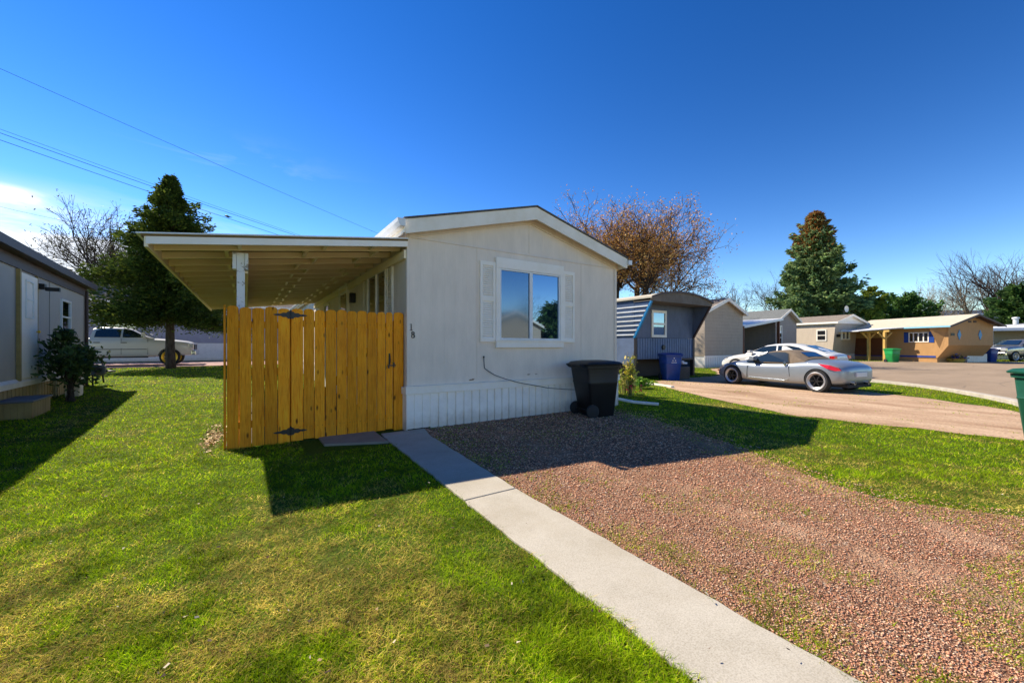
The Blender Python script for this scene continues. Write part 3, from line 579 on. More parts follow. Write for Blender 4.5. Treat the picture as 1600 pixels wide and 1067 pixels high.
# roof with rake boards
OV, SD = .22, .10; sl = (HPK - HE) / (W / 2)
def roofz(x_): return HPK + .10 - abs(x_ - W / 2) * sl
r_ = MB()
for sg in (-1, 1):
    xa = W / 2 + sg * (W / 2 + SD + .03); xm = W / 2; P = [(xa, -OV - .02, roofz(xa)), (xm, -OV - .02, roofz(xm)), (xm, LEN + .2, roofz(xm)), (xa, LEN + .2, roofz(xa))]
    r_.add(P + [(p[0], p[1], p[2] + .028) for p in P], [(0, 1, 2, 3), (7, 6, 5, 4), (0, 4, 5, 1), (3, 2, 6, 7), (0, 3, 7, 4)])
r_.build('roof', M['shingle'], home)
for sg in (-1, 1):
    f = MB(); xa = W / 2 + sg * (W / 2 + SD); xm = W / 2 ; za, zm = roofz(xa) - .004, roofz(xm) - .004
    P = lambda y_: [(xa, y_, za - .215), (xm, y_, zm - .225), (xm, y_, zm), (xa, y_, za)]
    f.add(P(-OV) + P(-OV + .03), [(0, 1, 2, 3), (4, 7, 6, 5), (0, 4, 5, 1), (3, 2, 6, 7), (0, 3, 7, 4)])
    f.build('rake_board', M['cream'], home)
    s_ = MB(); s_.add([(xa, -OV + .028, za - .07), (xm, -OV + .028, zm - .07), (xm, 0, zm - .07), (xa, 0, za - .07)], [(0, 1, 2, 3)]); x2 = W / 2 + sg * W / 2
    s_.add([(xa, 0, za - .07), (x2, 0, za - .07), (x2, LEN, za - .07), (xa, LEN, za - .07)], [(0, 1, 2, 3)]); s_.build('soffit', M['siding'], home)
    e = MB(); q = xa; e.box(min(q, q + sg * .022), max(q, q + sg * .022), -OV, LEN + .2, za - .20, za - .006); e.build('eave_board', M['cream'], home)
g_ = MB(); za = roofz(-SD) - .02
prof = [(-SD - .026, za - .11), (-SD - .10, za - .11), (-SD - .135, za - .05), (-SD - .145, za + .0), (-SD - .135, za + .004), (-SD - .122, za - .04), (-SD - .09, za - .098), (-SD - .026, za - .098)]
g_.prism(prof, 'y', -OV - .06, LEN); g_.prism([prof[0], prof[1], prof[2], prof[3], (-SD - .026, za)], 'y', -OV - .065, -OV - .061)
g_.build('gutter', M['metal_white'], home)
g_ = MB(); xb = W + SD + .03; g_.box(xb, xb + .10, -OV - .04, LEN, roofz(xb) - .13, roofz(xb) - .03); g_.build('gutter', M['metal_white'], home)
# downspout at the far right corner and the pipe that leads the water away
d_ = MB(); d_.tube([(W + .06, .10, 3.0), (W + .06, .10, .22), (W + .09, .06, .14), (W + .34, -.22, .075), (W + .66, -.62, .05)], .035, 6); d_.build('downspout', M['metal_white'], home)
F0 = frame((0, 0, 0), (1, 0, 0), (0, 1, 0))
# front window
x0, x1 = 1.60, 3.13
fr = MB(); fr.box(1.585, 3.146, -.055, -.001, 2.70, 2.885).box(1.585, 3.146, -.055, -.001, 1.283, 1.40).box(1.585, 1.665, -.050, -.001, 1.40, 2.70).box(3.066, 3.146, -.050, -.001, 1.40, 2.70).box(1.56, 3.17, -.07, -.001, 1.395, 1.425)
ws = fr.build('window', M['trim'], home, bevel=.003)
sf = MB(); A0, A1, B0, B1, mid = 1.667, 3.064, 1.427, 2.698, 2.36
sf.box(A0, A1, -.042, -.002, B0, B0 + .03).box(A0, A1, -.042, -.002, B1 - .03, B1).box(A0, A0 + .03, -.040, -.002, B0 + .03, B1 - .03).box(A1 - .03, A1, -.040, -.002, B0 + .03, B1 - .03).box(mid - .04, mid + .03, -.044, -.002, B0 + .03, B1 - .03)
sf.build('frame', M['metal_white'], ws, bevel=.002)
MB().box(A0 + .03, mid - .04, -.020, -.003, B0 + .03, B1 - .03).build('pane', M['screen'], ws); MB().box(mid + .03, A1 - .03, -.016, -.003, B0 + .03, B1 - .03).build('pane', M['glass'], ws)
shutter(home, F0, 1.275, 1.582, 1.385, 2.79); shutter(home, F0, 3.15, 3.455, 1.385, 2.80)
# side wall facing the carport: local x along +Y of the house
FS = frame((0, 0, 0), (0, 1, 0), (1, 0, 0))
window(home, FS, 1.05, 2.35, 1.35, 2.72, .055, 'v', 'cream', 'glass_dark'); shutter(home, FS, .70, 1.02, 1.33, 2.74, 'cream'); shutter(home, FS, 2.38, 2.68, 1.33, 2.74, 'cream')
dr_ = MB(FS); dr_.box(4.2, 5.1, -.05, -.002, HS + .1, 2.75).box(4.14, 4.2, -.07, -.002, HS + .1, 2.8).box(5.1, 5.16, -.07, -.002, HS + .1, 2.8).box(4.14, 5.16, -.072, -.002, 2.75, 2.82); dr_.build('door', M['trim'], home)
MB(FS).box(4.32, 4.98, -.058, -.04, 1.2, 2.6).build('door_glass', M['glass_dark'], home)
window(home, FS, 6.9, 7.7, 1.4, 2.6, .05, 'h', 'cream', 'glass_dark'); window(home, FS, 11, 12.2, 1.4, 2.6, .05, 'v', 'cream', 'glass_dark')
MB(FS).box(3.5, 3.62, -.12, -.002, 2.3, 2.52).build('porch_lamp', M['black'], home)
# number 18
def text(body, size, parent, loc, rot, mat, name='house_number', depth=.004, sx=1.0):
    c = bpy.data.curves.new(name, 'FONT'); c.body = body; c.size = size; c.extrude = depth; c.align_x = 'CENTER'
    o = bpy.data.objects.new(name, c); C.objects.link(o); dg = bpy.context.evaluated_depsgraph_get(); me = bpy.data.meshes.new_from_object(o.evaluated_get(dg)); bpy.data.objects.remove(o)
    me.materials.clear(); me.materials.append(mat); n = bpy.data.objects.new(name, me); C.objects.link(n); n.parent = parent; n.location = loc; n.rotation_euler = rot; n.scale = (sx, 1, 1); return n
one = MB(); one.box(.046, .062, -.016, -.003, 1.565, 1.66).box(.032, .076, -.016, -.003, 1.555, 1.566); one.add([(.046, -.016, 1.66), (.046, -.016, 1.648), (.032, -.016, 1.640), (.032, -.016, 1.648)], [(0, 1, 2, 3)]); one.build('digit_one', M['iron'], home)
def ring8(mb, cx, cz, rx, rz, w_=.013):
    n = 20; rr = []
    for i in range(n):
        a = 2 * math.pi * i / n; c_, s_ = math.cos(a), math.sin(a); ww = w_ * (.55 + .6 * abs(c_))
        rr.append([(cx + c_ * rx, -.016, cz + s_ * rz), (cx + c_ * (rx - ww), -.016, cz + s_ * (rz - ww)), (cx + c_ * (rx - ww), -.003, cz + s_ * (rz - ww)), (cx + c_ * rx, -.003, cz + s_ * rz)])
    rr.append(rr[0]); mb.loft(rr, False)
e8 = MB(); ring8(e8, .085, 1.515, .027, .026); ring8(e8, .085, 1.467, .033, .030); e8.build('digit_eight', M['iron'], home)
# loose cable on the front wall, attached to it
cb = MB(); pts = []
for px, py in ((756, 559), (756.5, 568), (757, 575), (762, 579), (773, 586), (790, 592), (812, 598), (835, 602), (856, 606), (880, 608), (906, 609)):
    a, bb = ray(px); dd = (HY - .022 - .085 * min(1, max(0, (px - 770) / 30))) / bb; pts.append((a * dd - HX, bb * dd - HY, EYE + (HOR - py) / FPX * dd))
cb.tube(pts, .006, 6); cb.tube([pts[0], (pts[0][0], pts[0][1], pts[0][2] + .03)], .014, 8); cb.build('cable', M['wire'], home, smooth=True)
PPM = paint('peeled', (.27, .18, .12), .9)
for x_, z_, a_, h_ in ((1.08, .725, .09, .022), (1.13, .742, .05, .014), (2.30, .77, .06, .02), (2.48, .775, .05, .012)): sm = MB(); sm.prism([(x_, z_), (x_ + a_ * .8, z_ + h_ * .2), (x_ + a_, z_ + h_), (x_ + a_ * .5, z_ + h_ * .8), (x_ + a_ * .2, z_ + h_ * 1.1), (x_ - .01, z_ + h_ * .5)], 'y', -.006, -.001); sm.build('peeled_patch', PPM, home)

# ------------------------------ carport roof
cp = tag(empty('carport', (HX, HY, 0)), 'cream painted lean-to carport with open rafters against the beige home', 'carport')
cw = 3.00; z_r, z_l = 2.93, 2.55; CL = 9.9; slp = (z_r - z_l) / cw
def cz(x_): return z_r + x_ * slp              # x_ runs 0 .. -cw
dk = MB(); P = [(-cw - .06, -.06, cz(-cw - .06)), (-.012, -.06, cz(0)), (-.012, CL, cz(0)), (-cw - .06, CL, cz(-cw - .06))]
dk.add(P + [(p[0], p[1], p[2] + .022) for p in P], [(0, 1, 2, 3), (7, 6, 5, 4), (0, 4, 5, 1), (1, 5, 6, 2), (2, 6, 7, 3), (3, 7, 4, 0)]); dk.build('roof_deck', M['deck'], cp)
dm = MB(); P = [(-cw - .10, -.085, cz(-cw - .1) + .024), (-.012, -.085, cz(0) + .024), (-.012, CL, cz(0) + .024), (-cw - .10, CL, cz(-cw - .1) + .024)]
dm.add(P + [(p[0], p[1], p[2] + .016) for p in P], [(0, 1, 2, 3), (7, 6, 5, 4), (0, 4, 5, 1), (1, 5, 6, 2), (2, 6, 7, 3), (3, 7, 4, 0)]); dm.build('drip_edge', M['metal_white'], cp)
def slb(mb, xa, xb, y0, y1, top, h):           # a board under the deck, following the slope
    mb.add([(x_, y_, cz(x_) - t_) for t_ in (top, top + h) for x_, y_ in ((xa, y0), (xb, y0), (xb, y1), (xa, y1))], [(0, 1, 2, 3), (7, 6, 5, 4), (0, 4, 5, 1), (1, 5, 6, 2), (2, 6, 7, 3), (3, 7, 4, 0)])
fa = MB(); slb(fa, -cw - .02, -.014, -.055, -.02, .001, .085); fa.build('fascia', M['trim'], cp)
nr = 18
for i in range(nr):
    y_ = .28 + i * (CL - .45) / (nr - 1); rf = MB(); slb(rf, -cw, -.016, y_, y_ + .04, .002, .088); o_ = rf.build('rafter', M['carport'], cp); 
bl = MB(); ys_ = [-.02] + [.28 + i * (CL - .45) / (nr - 1) for i in range(nr)]
for i in range(nr):
    for x_ in ((-2.3, -1.35, -.35) if i % 2 else (-2.15, -1.15, -.5)):
        bl = MB(); slb(bl, x_ - .02, x_ + .02, ys_[i] + (.042 if i else .002), ys_[i + 1] - .002, .003, .08); bl.build('blocking', M['carport'], cp)
ed = MB(); ed.add([(x_, y_, cz(-cw) - t_) for t_ in (.0, .12) for x_, y_ in ((-cw - .035, -.05), (-cw - .002, -.05), (-cw - .002, CL), (-cw - .035, CL))], [(0, 1, 2, 3), (7, 6, 5, 4), (0, 4, 5, 1), (1, 5, 6, 2), (2, 6, 7, 3), (3, 7, 4, 0)]); ed.build('eave_board', M['carport'], cp)
PX = -2.12
bm_ = MB(); bm_.box(PX - .02, PX + .02, .38, CL - .1, cz(PX) - .10 - .27, cz(PX) - .10); bm_.box(PX + .022, PX + .06, .40, CL - .1, cz(PX) - .10 - .27, cz(PX) - .10); bm_.build('beam', M['carport'], cp)
for i, y_ in enumerate((.30, 3.4, 6.6, 9.7)):
    p_ = MB(); p_.box(PX - .045 - .022, PX + .045 - .022, y_, y_ + .09, 0, cz(PX) - .12); 
    if i == 0: p_.box(PX - .112, PX - .069, y_ - .02, y_ + .11, cz(PX) - .34, cz(PX) - .12); p_.box(PX + .024, PX + .062, y_ - .02, y_ + .11, cz(PX) - .34, cz(PX) - .12)
    p_.build('post', M['post'], cp, bevel=.004)
lg = MB(); lg.box(-.055, -.014, .0, CL, cz(0) - .26, cz(0) - .13); lg.build('ledger', M['carport'], cp)

# ------------------------------ fence and gate
def board(mb, x0_, x1_, y0_, y1_, z0_, z1_, col, dog=.035, rot=0):
    n = 5; top = []
    r0 = (x1_ - x0_) * .30
    top = [(x0_, z1_ - dog), (x0_ + r0 * .3, z1_ - dog * .35), (x0_ + r0, z1_), (x1_ - r0, z1_), (x1_ - r0 * .3, z1_ - dog * .35), (x1_, z1_ - dog)]
    mb.prism([(x0_, z0_), (x1_, z0_)] + top[::-1], 'y', y0_, y1_, col)
def rc(): return (rnd.random(), rnd.random(), rnd.random())
FY = 6.20
edges = [354.2, 373.6, 393.3, 413.6, 434.0, 453.2]; gedges = [454.6, 474.0, 491.3, 508.4, 526.0, 542.0, 557.7, 573.3, 588.8, 602.5, 613.6]; eend = [614.8, 630.0]
def fx(px): a, bb = ray(px); return a * FY / bb
fence = tag(empty('wooden_fence', (0, FY, 0)), 'amber cedar board fence with rounded tops enclosing the carport end', 'fence')
gate = tag(empty('wooden_gate', (fx(454), FY, 0)), 'amber cedar gate with two black strap hinges and a black latch', 'gate')
fb = MB()
for a, b in zip(edges[:-1], edges[1:]):
    xa, xb = fx(a) + .003, fx(b) - .004; board(fb, xa, xb, -.012 + rnd.uniform(-.003, .003), .010, -.0 + rnd.uniform(-.01, .015), 1.825 + rnd.uniform(-.012, .012), rc())
fb.build('board_panel', M['board'], fence, bevel=.002)
fb = MB(); board(fb, fx(614.8) + .002, fx(630), -.012, .010, .0, 1.84, rc()); fb.build('end_board', M['board'], fence, bevel=.002)
sr = MB(); xl = fx(352.5)
for i in range(4): y_ = .015 + i * .146
sr.prism([(-.01, 0), (.135, 0), (.135, 1.80), (.10, 1.84), (.03, 1.84), (-.01, 1.80)], 'x', xl - .022, xl, rc())
sr.build('side_board', M['board'], fence, bevel=.002)
for z_ in (.25, .93, 1.55): rl = MB(); rl.box(fx(355), fx(453), .012, .05, z_, z_ + .09, rc()); rl.build('rail', M['board'], fence)
for a_, b_ in ((fx(444), .052), (1.93, .012)): fp = MB(); fp.box(a_, a_ + .09, b_, b_ + .09, -.05, 1.71, rc()); fp.build('post', M['board'], fence)
NAILG = []; gx = fx(454); gb = MB()
for a, b in zip(gedges[:-1], gedges[1:]):
    g_ = rnd.choice((.003, .004, .006, .009)); xa, xb = fx(a) + .003 - gx, fx(b) - g_ - gx; tp = 1.825 + (fx(a) - gx) * .008 + rnd.uniform(-.010, .010); board(gb, xa, xb, -.014 + rnd.uniform(-.003, .003), .008, .02 + rnd.uniform(-.012, .012), tp, rc())
gb.build('board_panel', M['board'], gate, bevel=.004)
for a, b in zip(gedges[:-1], gedges[1:]):
    for z_ in (.20, 1.63):
        for u_ in (.3, .7): NAILG.append(((fx(a) * (1 - u_) + fx(b) * u_) - gx, z_))
nm = MB()
for u_, z_ in NAILG: nm.lathe([(0, -.0195), (.0042, -.0190), (.0042, -.014)], 6, 'y', (u_, 0, z_))
nm.build('nail_heads', M['iron'], gate)
gf = MB(); gw = fx(613) - gx
for z_ in (.16, 1.58): gf.box(.01, gw, .009, .045, z_, z_ + .09, rc())
gf.bar((.02, .066, .25), (gw, .066, 1.58), .036, .09, rc()); gf.build('frame', M['board'], gate)
def strap_hinge(z_):
    h = MB(); n = 8
    for sg in (-1, 1):
        pts = [(.0, .045), (.03, .05), (.05, .028), (.09, .030), (.12, .014), (.155, .016), (.20, .004)]
        poly = [(sg * a, z_ + q) for a, q in pts] + [(sg * a, z_ - q) for a, q in pts[::-1]]
        h.prism(poly if sg > 0 else poly[::-1], 'y', -.021, -.0155)
        for q in (.045, .14): h.lathe([(0, -.026), (.006, -.026), (.006, -.021)], 8, 'y', (sg * q, 0, z_))
    h.lathe([(.011, z_ - .052), (.011, z_ + .052)], 10, 'z', (0, -.024, 0)); h.lathe([(0, z_ + .052), (.015, z_ + .053), (.008, z_ + .066), (0, z_ + .068)], 8, 'z', (0, -.024, 0))
    return h.build('hinge', M['iron'], gate)
strap_hinge(1.735); strap_hinge(.155)
lt = MB(); lx = fx(608) - gx
lt.box(lx - .012, lx + .012, -.022, -.0155, 1.02, 1.20); lt.tube([(lx, -.022, 1.04), (lx, -.06, 1.06), (lx, -.065, 1.11), (lx, -.06, 1.16), (lx, -.022, 1.18)], .006, 6)
lt.box(lx - .03, lx + .10, -.026, -.0225, 1.005, 1.022); lt.box(lx + .055, lx + .075, -.034, -.016, .985, 1.06); lt.box(lx - .025, lx - .005, -.04, -.022, .97, 1.01); lt.build('latch', M['iron'], gate)

# ------------------------------ the neighbour's home on the left
LA = R(4.0); lh = tag(empty('neighbour_home', (-4.16, 17.6, .1), LA), 'pale grey home with brown roof edge, door and bush standing left of the lawn', 'mobile home')
# local frame: y away from the camera (0 = far corner, -14 near end), wall at x = 0, body towards -x
LL = 14.0; lz = -.1
FL = frame((0, -LL, lz), (0, 1, 0), (-1, 0, 0))    # u from the near end to the far corner
def lu(px):                                      # where the sight line of a photo column meets this wall, as u
    a, bb = ray(px); ux, uy = -math.sin(LA), math.cos(LA); ox, oy = -4.16, 17.6
    # (ox,oy)+s*(ux,uy) = t*(a,bb)
    det = ux * (-bb) - uy * (-a); s_ = (-ox * (-bb) + oy * (-a)) / det; return LL + s_
lw = MB(FL); lw.box(0, LL, .0, 4.3, .60, 3.02); lw.build('wall', M['left_siding'], lh)
lw = MB(FL); lw.box(-.02, LL + .02, -.055, -.002, .50, .60); lw.add([(-.02, -.055, .60), (LL + .02, -.055, .60), (LL + .02, -.002, .66), (-.02, -.002, .66)], [(0, 1, 2, 3)]); lw.build('base_trim', M['cream'], lh)
lw = MB(FL); ribbed(lw, 0, LL, -.02, -.1, .50, .20, .02); lw.box(.01, LL - .01, .01, 4.25, -.1, .599); lw.build('skirting', M['yellow_wood'], lh)
lw = MB(FL); lw.box(-.25, LL + .22, -.18, 4.5, 3.10, 3.20).box(-.25, LL + .24, -.24, -.181, 3.06, 3.22); lw.build('roof', M['brown'], lh)
lw = MB(FL); lw.box(-.02, LL + .02, -.035, -.002, 2.84, 3.06); lw.box(-.25, LL + .2, -.16, .0, 3.07, 3.098); lw.build('frieze', M['brown'], lh)
lw = MB(FL); lw.box(LL - .02, LL + .05, -.06, .02, -.05, 2.84).tube([(LL - .10, -.06, 3.0), (LL - .10, -.06, .1)], .035, 8); lw.build('corner_post', M['brown'], lh)
u0, u1 = lu(26.7), lu(54); lw = MB(FL); lw.box(u0, u1, -.045, -.002, .66, 2.78); ld = lw.build('door', M['trim'], lh)
lw = MB(FL); lw.box(u0 - .07, u0 - .002, -.06, -.002, .62, 2.83).box(u1 + .002, u1 + .03, -.05, -.002, .62, 2.83); lw.build('frame', M['yellow_wood'], ld)
a0, a1 = lu(34), lu(46.5); window(ld, FL, a0, a1, 1.88, 2.66, .03, 'h', 'metal_white', 'glass', dep=.065)
MB(FL).lathe([(0, -.11), (.03, -.10), (.03, -.07), (.012, -.06), (.012, -.045)], 10, 'y', (u1 - .08, 0, 1.62)).build('handle', M['gold'], ld)
window(lh, FL, lu(93.4), lu(108.3), 1.62, 2.52, .05, 'h', 'metal_white', 'glass_dark')
lw = MB(FL); q = lu(59); lw.box(q, q + .16, -.10, -.002, 2.58, 2.70).box(q + .03, q + .13, -.32, -.10, 2.55, 2.63); lw.build('wall_lamp', M['black'], lh)
for px in (57, 77): q = lu(px); MB(FL).box(q - .012, q + .012, -.012, -.002, .67, 2.84).build('batten', M['left_siding'], lh)
# wooden step box
sb = tag(empty('step_box', (-3.50, 11.35, 0), LA), 'low yellowish plank step box with a grey top against the left home', 'step'); q = MB(); q.box(-.30, .24, -.62, .46, 0, .30)
sb_ = q.build('box', M['yellow_wood'], sb); q = MB()
for i in range(7): q.box(-.30 + i * .078, -.30 + i * .078 + .07, -.632, -.618, .0, .29)
for i in range(7): q.box(.238, .252, -.62 + i * .155, -.62 + i * .155 + .145, 0, .29)
q.build('planks', M['yellow_wood'], sb); q = MB(); q.box(-.33, .28, -.66, .50, .30, .335); q.build('top', M['grey_top'], sb, bevel=.006)
# gas meter, pipes and the white cabinet at the far corner
gm = tag(empty('gas_meter', (-3.80, 17.35, .12), LA), 'dark gas meter with pipes at the far corner of the left home', 'gas meter'); q = MB(); q.loft([[(x_ * s_, y_ * s_, z_) for x_, y_ in ((-.16, -.12), (.16, -.12), (.16, .12), (-.16, .12))] for z_, s_ in ((.28, .7), (.33, 1), (.56, 1), (.62, .6))]); q.build('case', M['grey_top'], gm, bevel=.02)
q = MB(); q.lathe([(0, -.18), (.09, -.18), (.10, -.12)], 14, 'y', (0, 0, .46)); q.build('dial', M['darkmetal'], gm)
q = MB(); q.tube([(-.13, 0, -.1), (-.13, 0, .75), (-.02, 0, .80), (.05, 0, .80), (.08, 0, .6)], .022, 8).tube([(.3, 0, .40), (.12, 0, .42)], .03, 8).tube([(.08, .02, .3), (.10, .05, .05)], .022, 8).lathe([(0, 0), (.1, .02), (.1, .05), (0, .07)], 12, 'z', (-.13, 0, .70)).lathe([(0, 0), (.11, .02), (.11, .06), (0, .08)], 12, 'z', (.27, 0, .36)); q.build('pipe', M['darkmetal'], gm, smooth=False)
ub = tag(empty('utility_cabinet', (-3.62, 14.5, .05), LA), 'small white wooden cabinet under the bush by the left home', 'cabinet'); q = MB(); q.box(-.12, .12, -.2, .2, 0, .42); q.build('body', M['cream'], ub, bevel=.01); q = MB(); q.box(-.14, .14, -.22, .22, .42, .45).box(.12, .135, -.15, .15, .05, .38); q.build('lid', M['cream'], ub)
hs_ = MB(); hs_.tube([(-3.56, 14.6, .35), (-3.5, 15.0, .52), (-3.5, 15.6, .55), (-3.6, 16.3, .40), (-3.8, 17.0, .18)], .02, 8); tag(hs_.build('hose', M['rubber'], smooth=True), 'black hose arching from the white cabinet to the gas meter', 'hose')

# ------------------------------ homes further off
# long pale home beyond the back road
fh_ = gable_home('far_home', 'lavender grey home with white skirting beyond the parked pickup', (4.0, 36.5), R(90), 5.0, 30, 4.2, 5.6, 1.3, 'lap_white', 'skirt', 'shingle_tan', z=.2)
kids(fh_)
for o in kids(fh_):
    if o.name.startswith('roof'): r0 = o
q = MB(); q.box(1.4, 1.7, 20.0, 20.3, 4.9, 5.75).box(1.3, 1.8, 19.9, 20.4, 5.75, 5.85).box(.8, 1.3, 20.2, 20.9, 4.75, 4.98); q.build('vent', M['darkmetal'], fh_)
window(fh_, frame((0, 0, 0), (0, 1, 0), (1, 0, 0)), 10.2, 11.6, 2.2, 3.4, .06, 'v', 'trim', 'glass_dark')
# blue trailer
bt = tag(empty('blue_trailer', (12.6, 10.3, 0)), 'blue trailer with slanted overhanging front and a cream framed window', 'mobile home'); BW, BL = 3.95, 15
q = MB(); q.box(0, BW, 0, BL, 1.63, 3.02); q.box(.02, BW - .02, .02, BL - .02, 3.02, 3.1); q.build('wall', M['grey_front'], bt)
q = MB()
for i in range(8):
    z_ = 1.66 + i * .165; q.add([(-.004, .0, z_), (-.004, BL, z_), (-.03, BL, z_ + .02), (-.03, .0, z_ + .02), (-.03, .0, z_ + .13), (-.03, BL, z_ + .13), (-.004, BL, z_ + .15), (-.004, 0, z_ + .15)], [(0, 1, 2, 3), (3, 2, 5, 4), (4, 5, 6, 7)])
q.build('side_siding', M['blue_siding'], bt)
def arch(n=12):
    return [(-.08 + (BW + .16) * i / n, 3.10 + .30 * math.sin(math.pi * i / n) ** .8) for i in range(n + 1)]
q = MB(); A = arch(); q.prism(A + [(p[0], p[1] + .06) for p in A[::-1]], 'y', -.86, BL + .1); q.build('roof', M['cream_roof'], bt)
q = MB(); q.prism([(-.05, 3.0)] + [(p[0], p[1] - .002) for p in A] + [(BW + .05, 3.0)], 'y', -.84, -.80); q.prism([(-.03, 3.0)] + [(p[0], p[1] - .005) for p in A] + [(BW + .03, 3.0)], 'y', -.01, .03); q.box(-.05, BW + .05, -.80, -.01, 3.0, 3.03); q.build('gable_panel', paint('weathered_panel', (.17, .145, .12), .8, .3), bt)
q = MB(); q.prism(A + [(p[0], p[1] + .075) for p in A[::-1]], 'y', -.90, -.861); q.build('roof_edge', M['brown'], bt)
for sg, xa, xb in ((0, -.02, .02), (1, BW - .02, BW + .02)):
    q = MB(); q.prism([(-.80, 3.0), (-.003, 3.0), (-.003, 1.63)], 'x', xa, xb)
    q.build('wing', M['blue_siding'] if sg == 0 else M['grey_front'], bt)
    if sg == 0:
        for i in range(7):
            z_ = 1.72 + i * .18; y_ = -.80 * (z_ - 1.63) / 1.37; q = MB(); q.box(-.045, -.021, y_, .9, z_, z_ + .05); q.build('siding_rib', M['metal_white'], bt)
    q = MB(); q.bar((xa + .02, -.80, 3.0), (xa + .02, -.0, 1.63), .09, .07); q.build('wing_trim', M['blue_trim'] if sg == 0 else M['brown'], bt)
FB = frame((0, 0, 0), (1, 0, 0), (0, 1, 0)); window(bt, FB, 1.02, 1.98, 1.66, 2.76, .10, 'h', 'cream', 'glass', .05)
q = MB(); q.box(-.07, -.02, .95, 1.12, 1.65, 2.95); q.build('corner_trim', M['metal_white'], bt)
q = MB(); ribbed(q, .0, BW, -.03, .78, 1.62, .16, .02); q.box(0, .02, .0, BL, .78, 1.62); q.box(BW - .02, BW, 0, BL, 0, 1.62); q.box(-.03, -.005, .0, BL, .55, 1.62); q.build('skirting', M['blue_skirt'], bt)
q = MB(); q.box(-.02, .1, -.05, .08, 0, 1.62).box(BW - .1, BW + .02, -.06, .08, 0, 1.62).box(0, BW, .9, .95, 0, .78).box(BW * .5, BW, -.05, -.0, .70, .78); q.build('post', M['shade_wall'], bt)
q = MB(); q.lathe([(0, -.09), (.1, -.09), (.1, -.04)], 12, 'y', (1.75, 0, 1.25)); q.build('vent', M['black'], bt)
# beige lap-sided home
hb = gable_home('beige_home', 'tan lap-sided home with plain gable end and white skirting behind the cars', (22.5, 13.27), 0, 4.4, 17, 3.42, 4.22, .68, 'lap_beige', 'skirt', 'shingle_tan', over=.25, side=.12)
# home with the metal awning
hc = gable_home('awning_home', 'grey sided home with a gable and a white metal awning over a parked car', (36.5, 15.4), 0, 4.0, 12, 3.5, 4.4, .6, 'lap_grey', 'skirt', 'shingle_grey', over=.35)
window(hc, frame((0, 0, 0), (1, 0, 0), (0, 1, 0)), .25, 1.15, 1.0, 3.0, .08, 'h', 'trim', 'glass')
aw = tag(empty('metal_awning', (30.6, 15.4, 0)), 'sloping white metal awning on thin brown posts between two homes', 'awning'); q = MB(); q.add([(-.4, -.6, 2.72), (5.8, -.6, 3.50), (5.8, 10, 3.50), (-.4, 10, 2.72), (-.4, -.6, 2.78), (5.8, -.6, 3.56), (5.8, 10, 3.56), (-.4, 10, 2.78)], [(0, 1, 2, 3), (7, 6, 5, 4), (0, 4, 5, 1), (1, 5, 6, 2), (2, 6, 7, 3), (3, 7, 4, 0)]); q.build('roof_panel', M['metal_white'], aw)
q = MB(); q.bar((-.4, -.62, 2.68), (5.8, -.62, 3.46), .03, .16); q.build('fascia', M['metal_white'], aw)
for p in ((0, -.3), (5.6, -.35), (0, 4), (0, 9)): q = MB(); q.box(p[0] - .08, p[0] + .08, p[1] - .08, p[1] + .08, 0, 2.74 + .126 * p[0]); q.build('post', M['redwood'], aw)
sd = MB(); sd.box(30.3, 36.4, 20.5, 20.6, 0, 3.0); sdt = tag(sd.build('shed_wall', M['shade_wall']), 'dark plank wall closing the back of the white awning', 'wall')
# small beige trailer with a dish
xx, yy = PD(1306, 36); hd = gable_home('dish_home', 'small pale beige home with a satellite dish on its roof', (xx, yy), R(-11.7), 4.3, 12, 3.50, 4.15, .55, 'lap_tan', 'skirt', 'shingle_tan', over=.25, slant=.3)
window(hd, frame((0, .12, 0), (1, 0, 0), (0, 1, 0)), .95, 2.15, 1.85, 2.75, .10, 'v', 'trim', 'glass_dark', .12)
window(hd, frame((0, 0, 0), (0, -1, 0), (1, 0, 0)), -1.6, -.75, 1.75, 2.8, .09, 'h', 'trim', 'glass_dark')
MB().box(.3, .8, .05, .12, 2.1, 2.35).build('name_plate', M['black'], hd)
q = MB(); q.prism([(-.1, 3.33), (4.4, 3.33), (4.4, 3.5), (2.15, 4.12), (-.1, 3.5)], 'y', -.06, -.01); q.build('gable_panel', M['trim'], hd)
q = MB(); q.tube([(2.3, .6, 3.95), (2.3, .6, 4.5), (2.0, .5, 4.55)], .03, 6).tube([(2.3, .6, 4.35), (1.7, .2, 4.4)], .02, 6); ds = q.build('satellite_dish', M['darkmetal'], hd); q = MB(); q.lathe([(0, .1), (.15, .08), (.3, 0), (.31, .01), (.15, .1), (0, .12)], 16, 'y', (2.45, .45, 4.75)); q.build('reflector', M['metal_white'], ds)
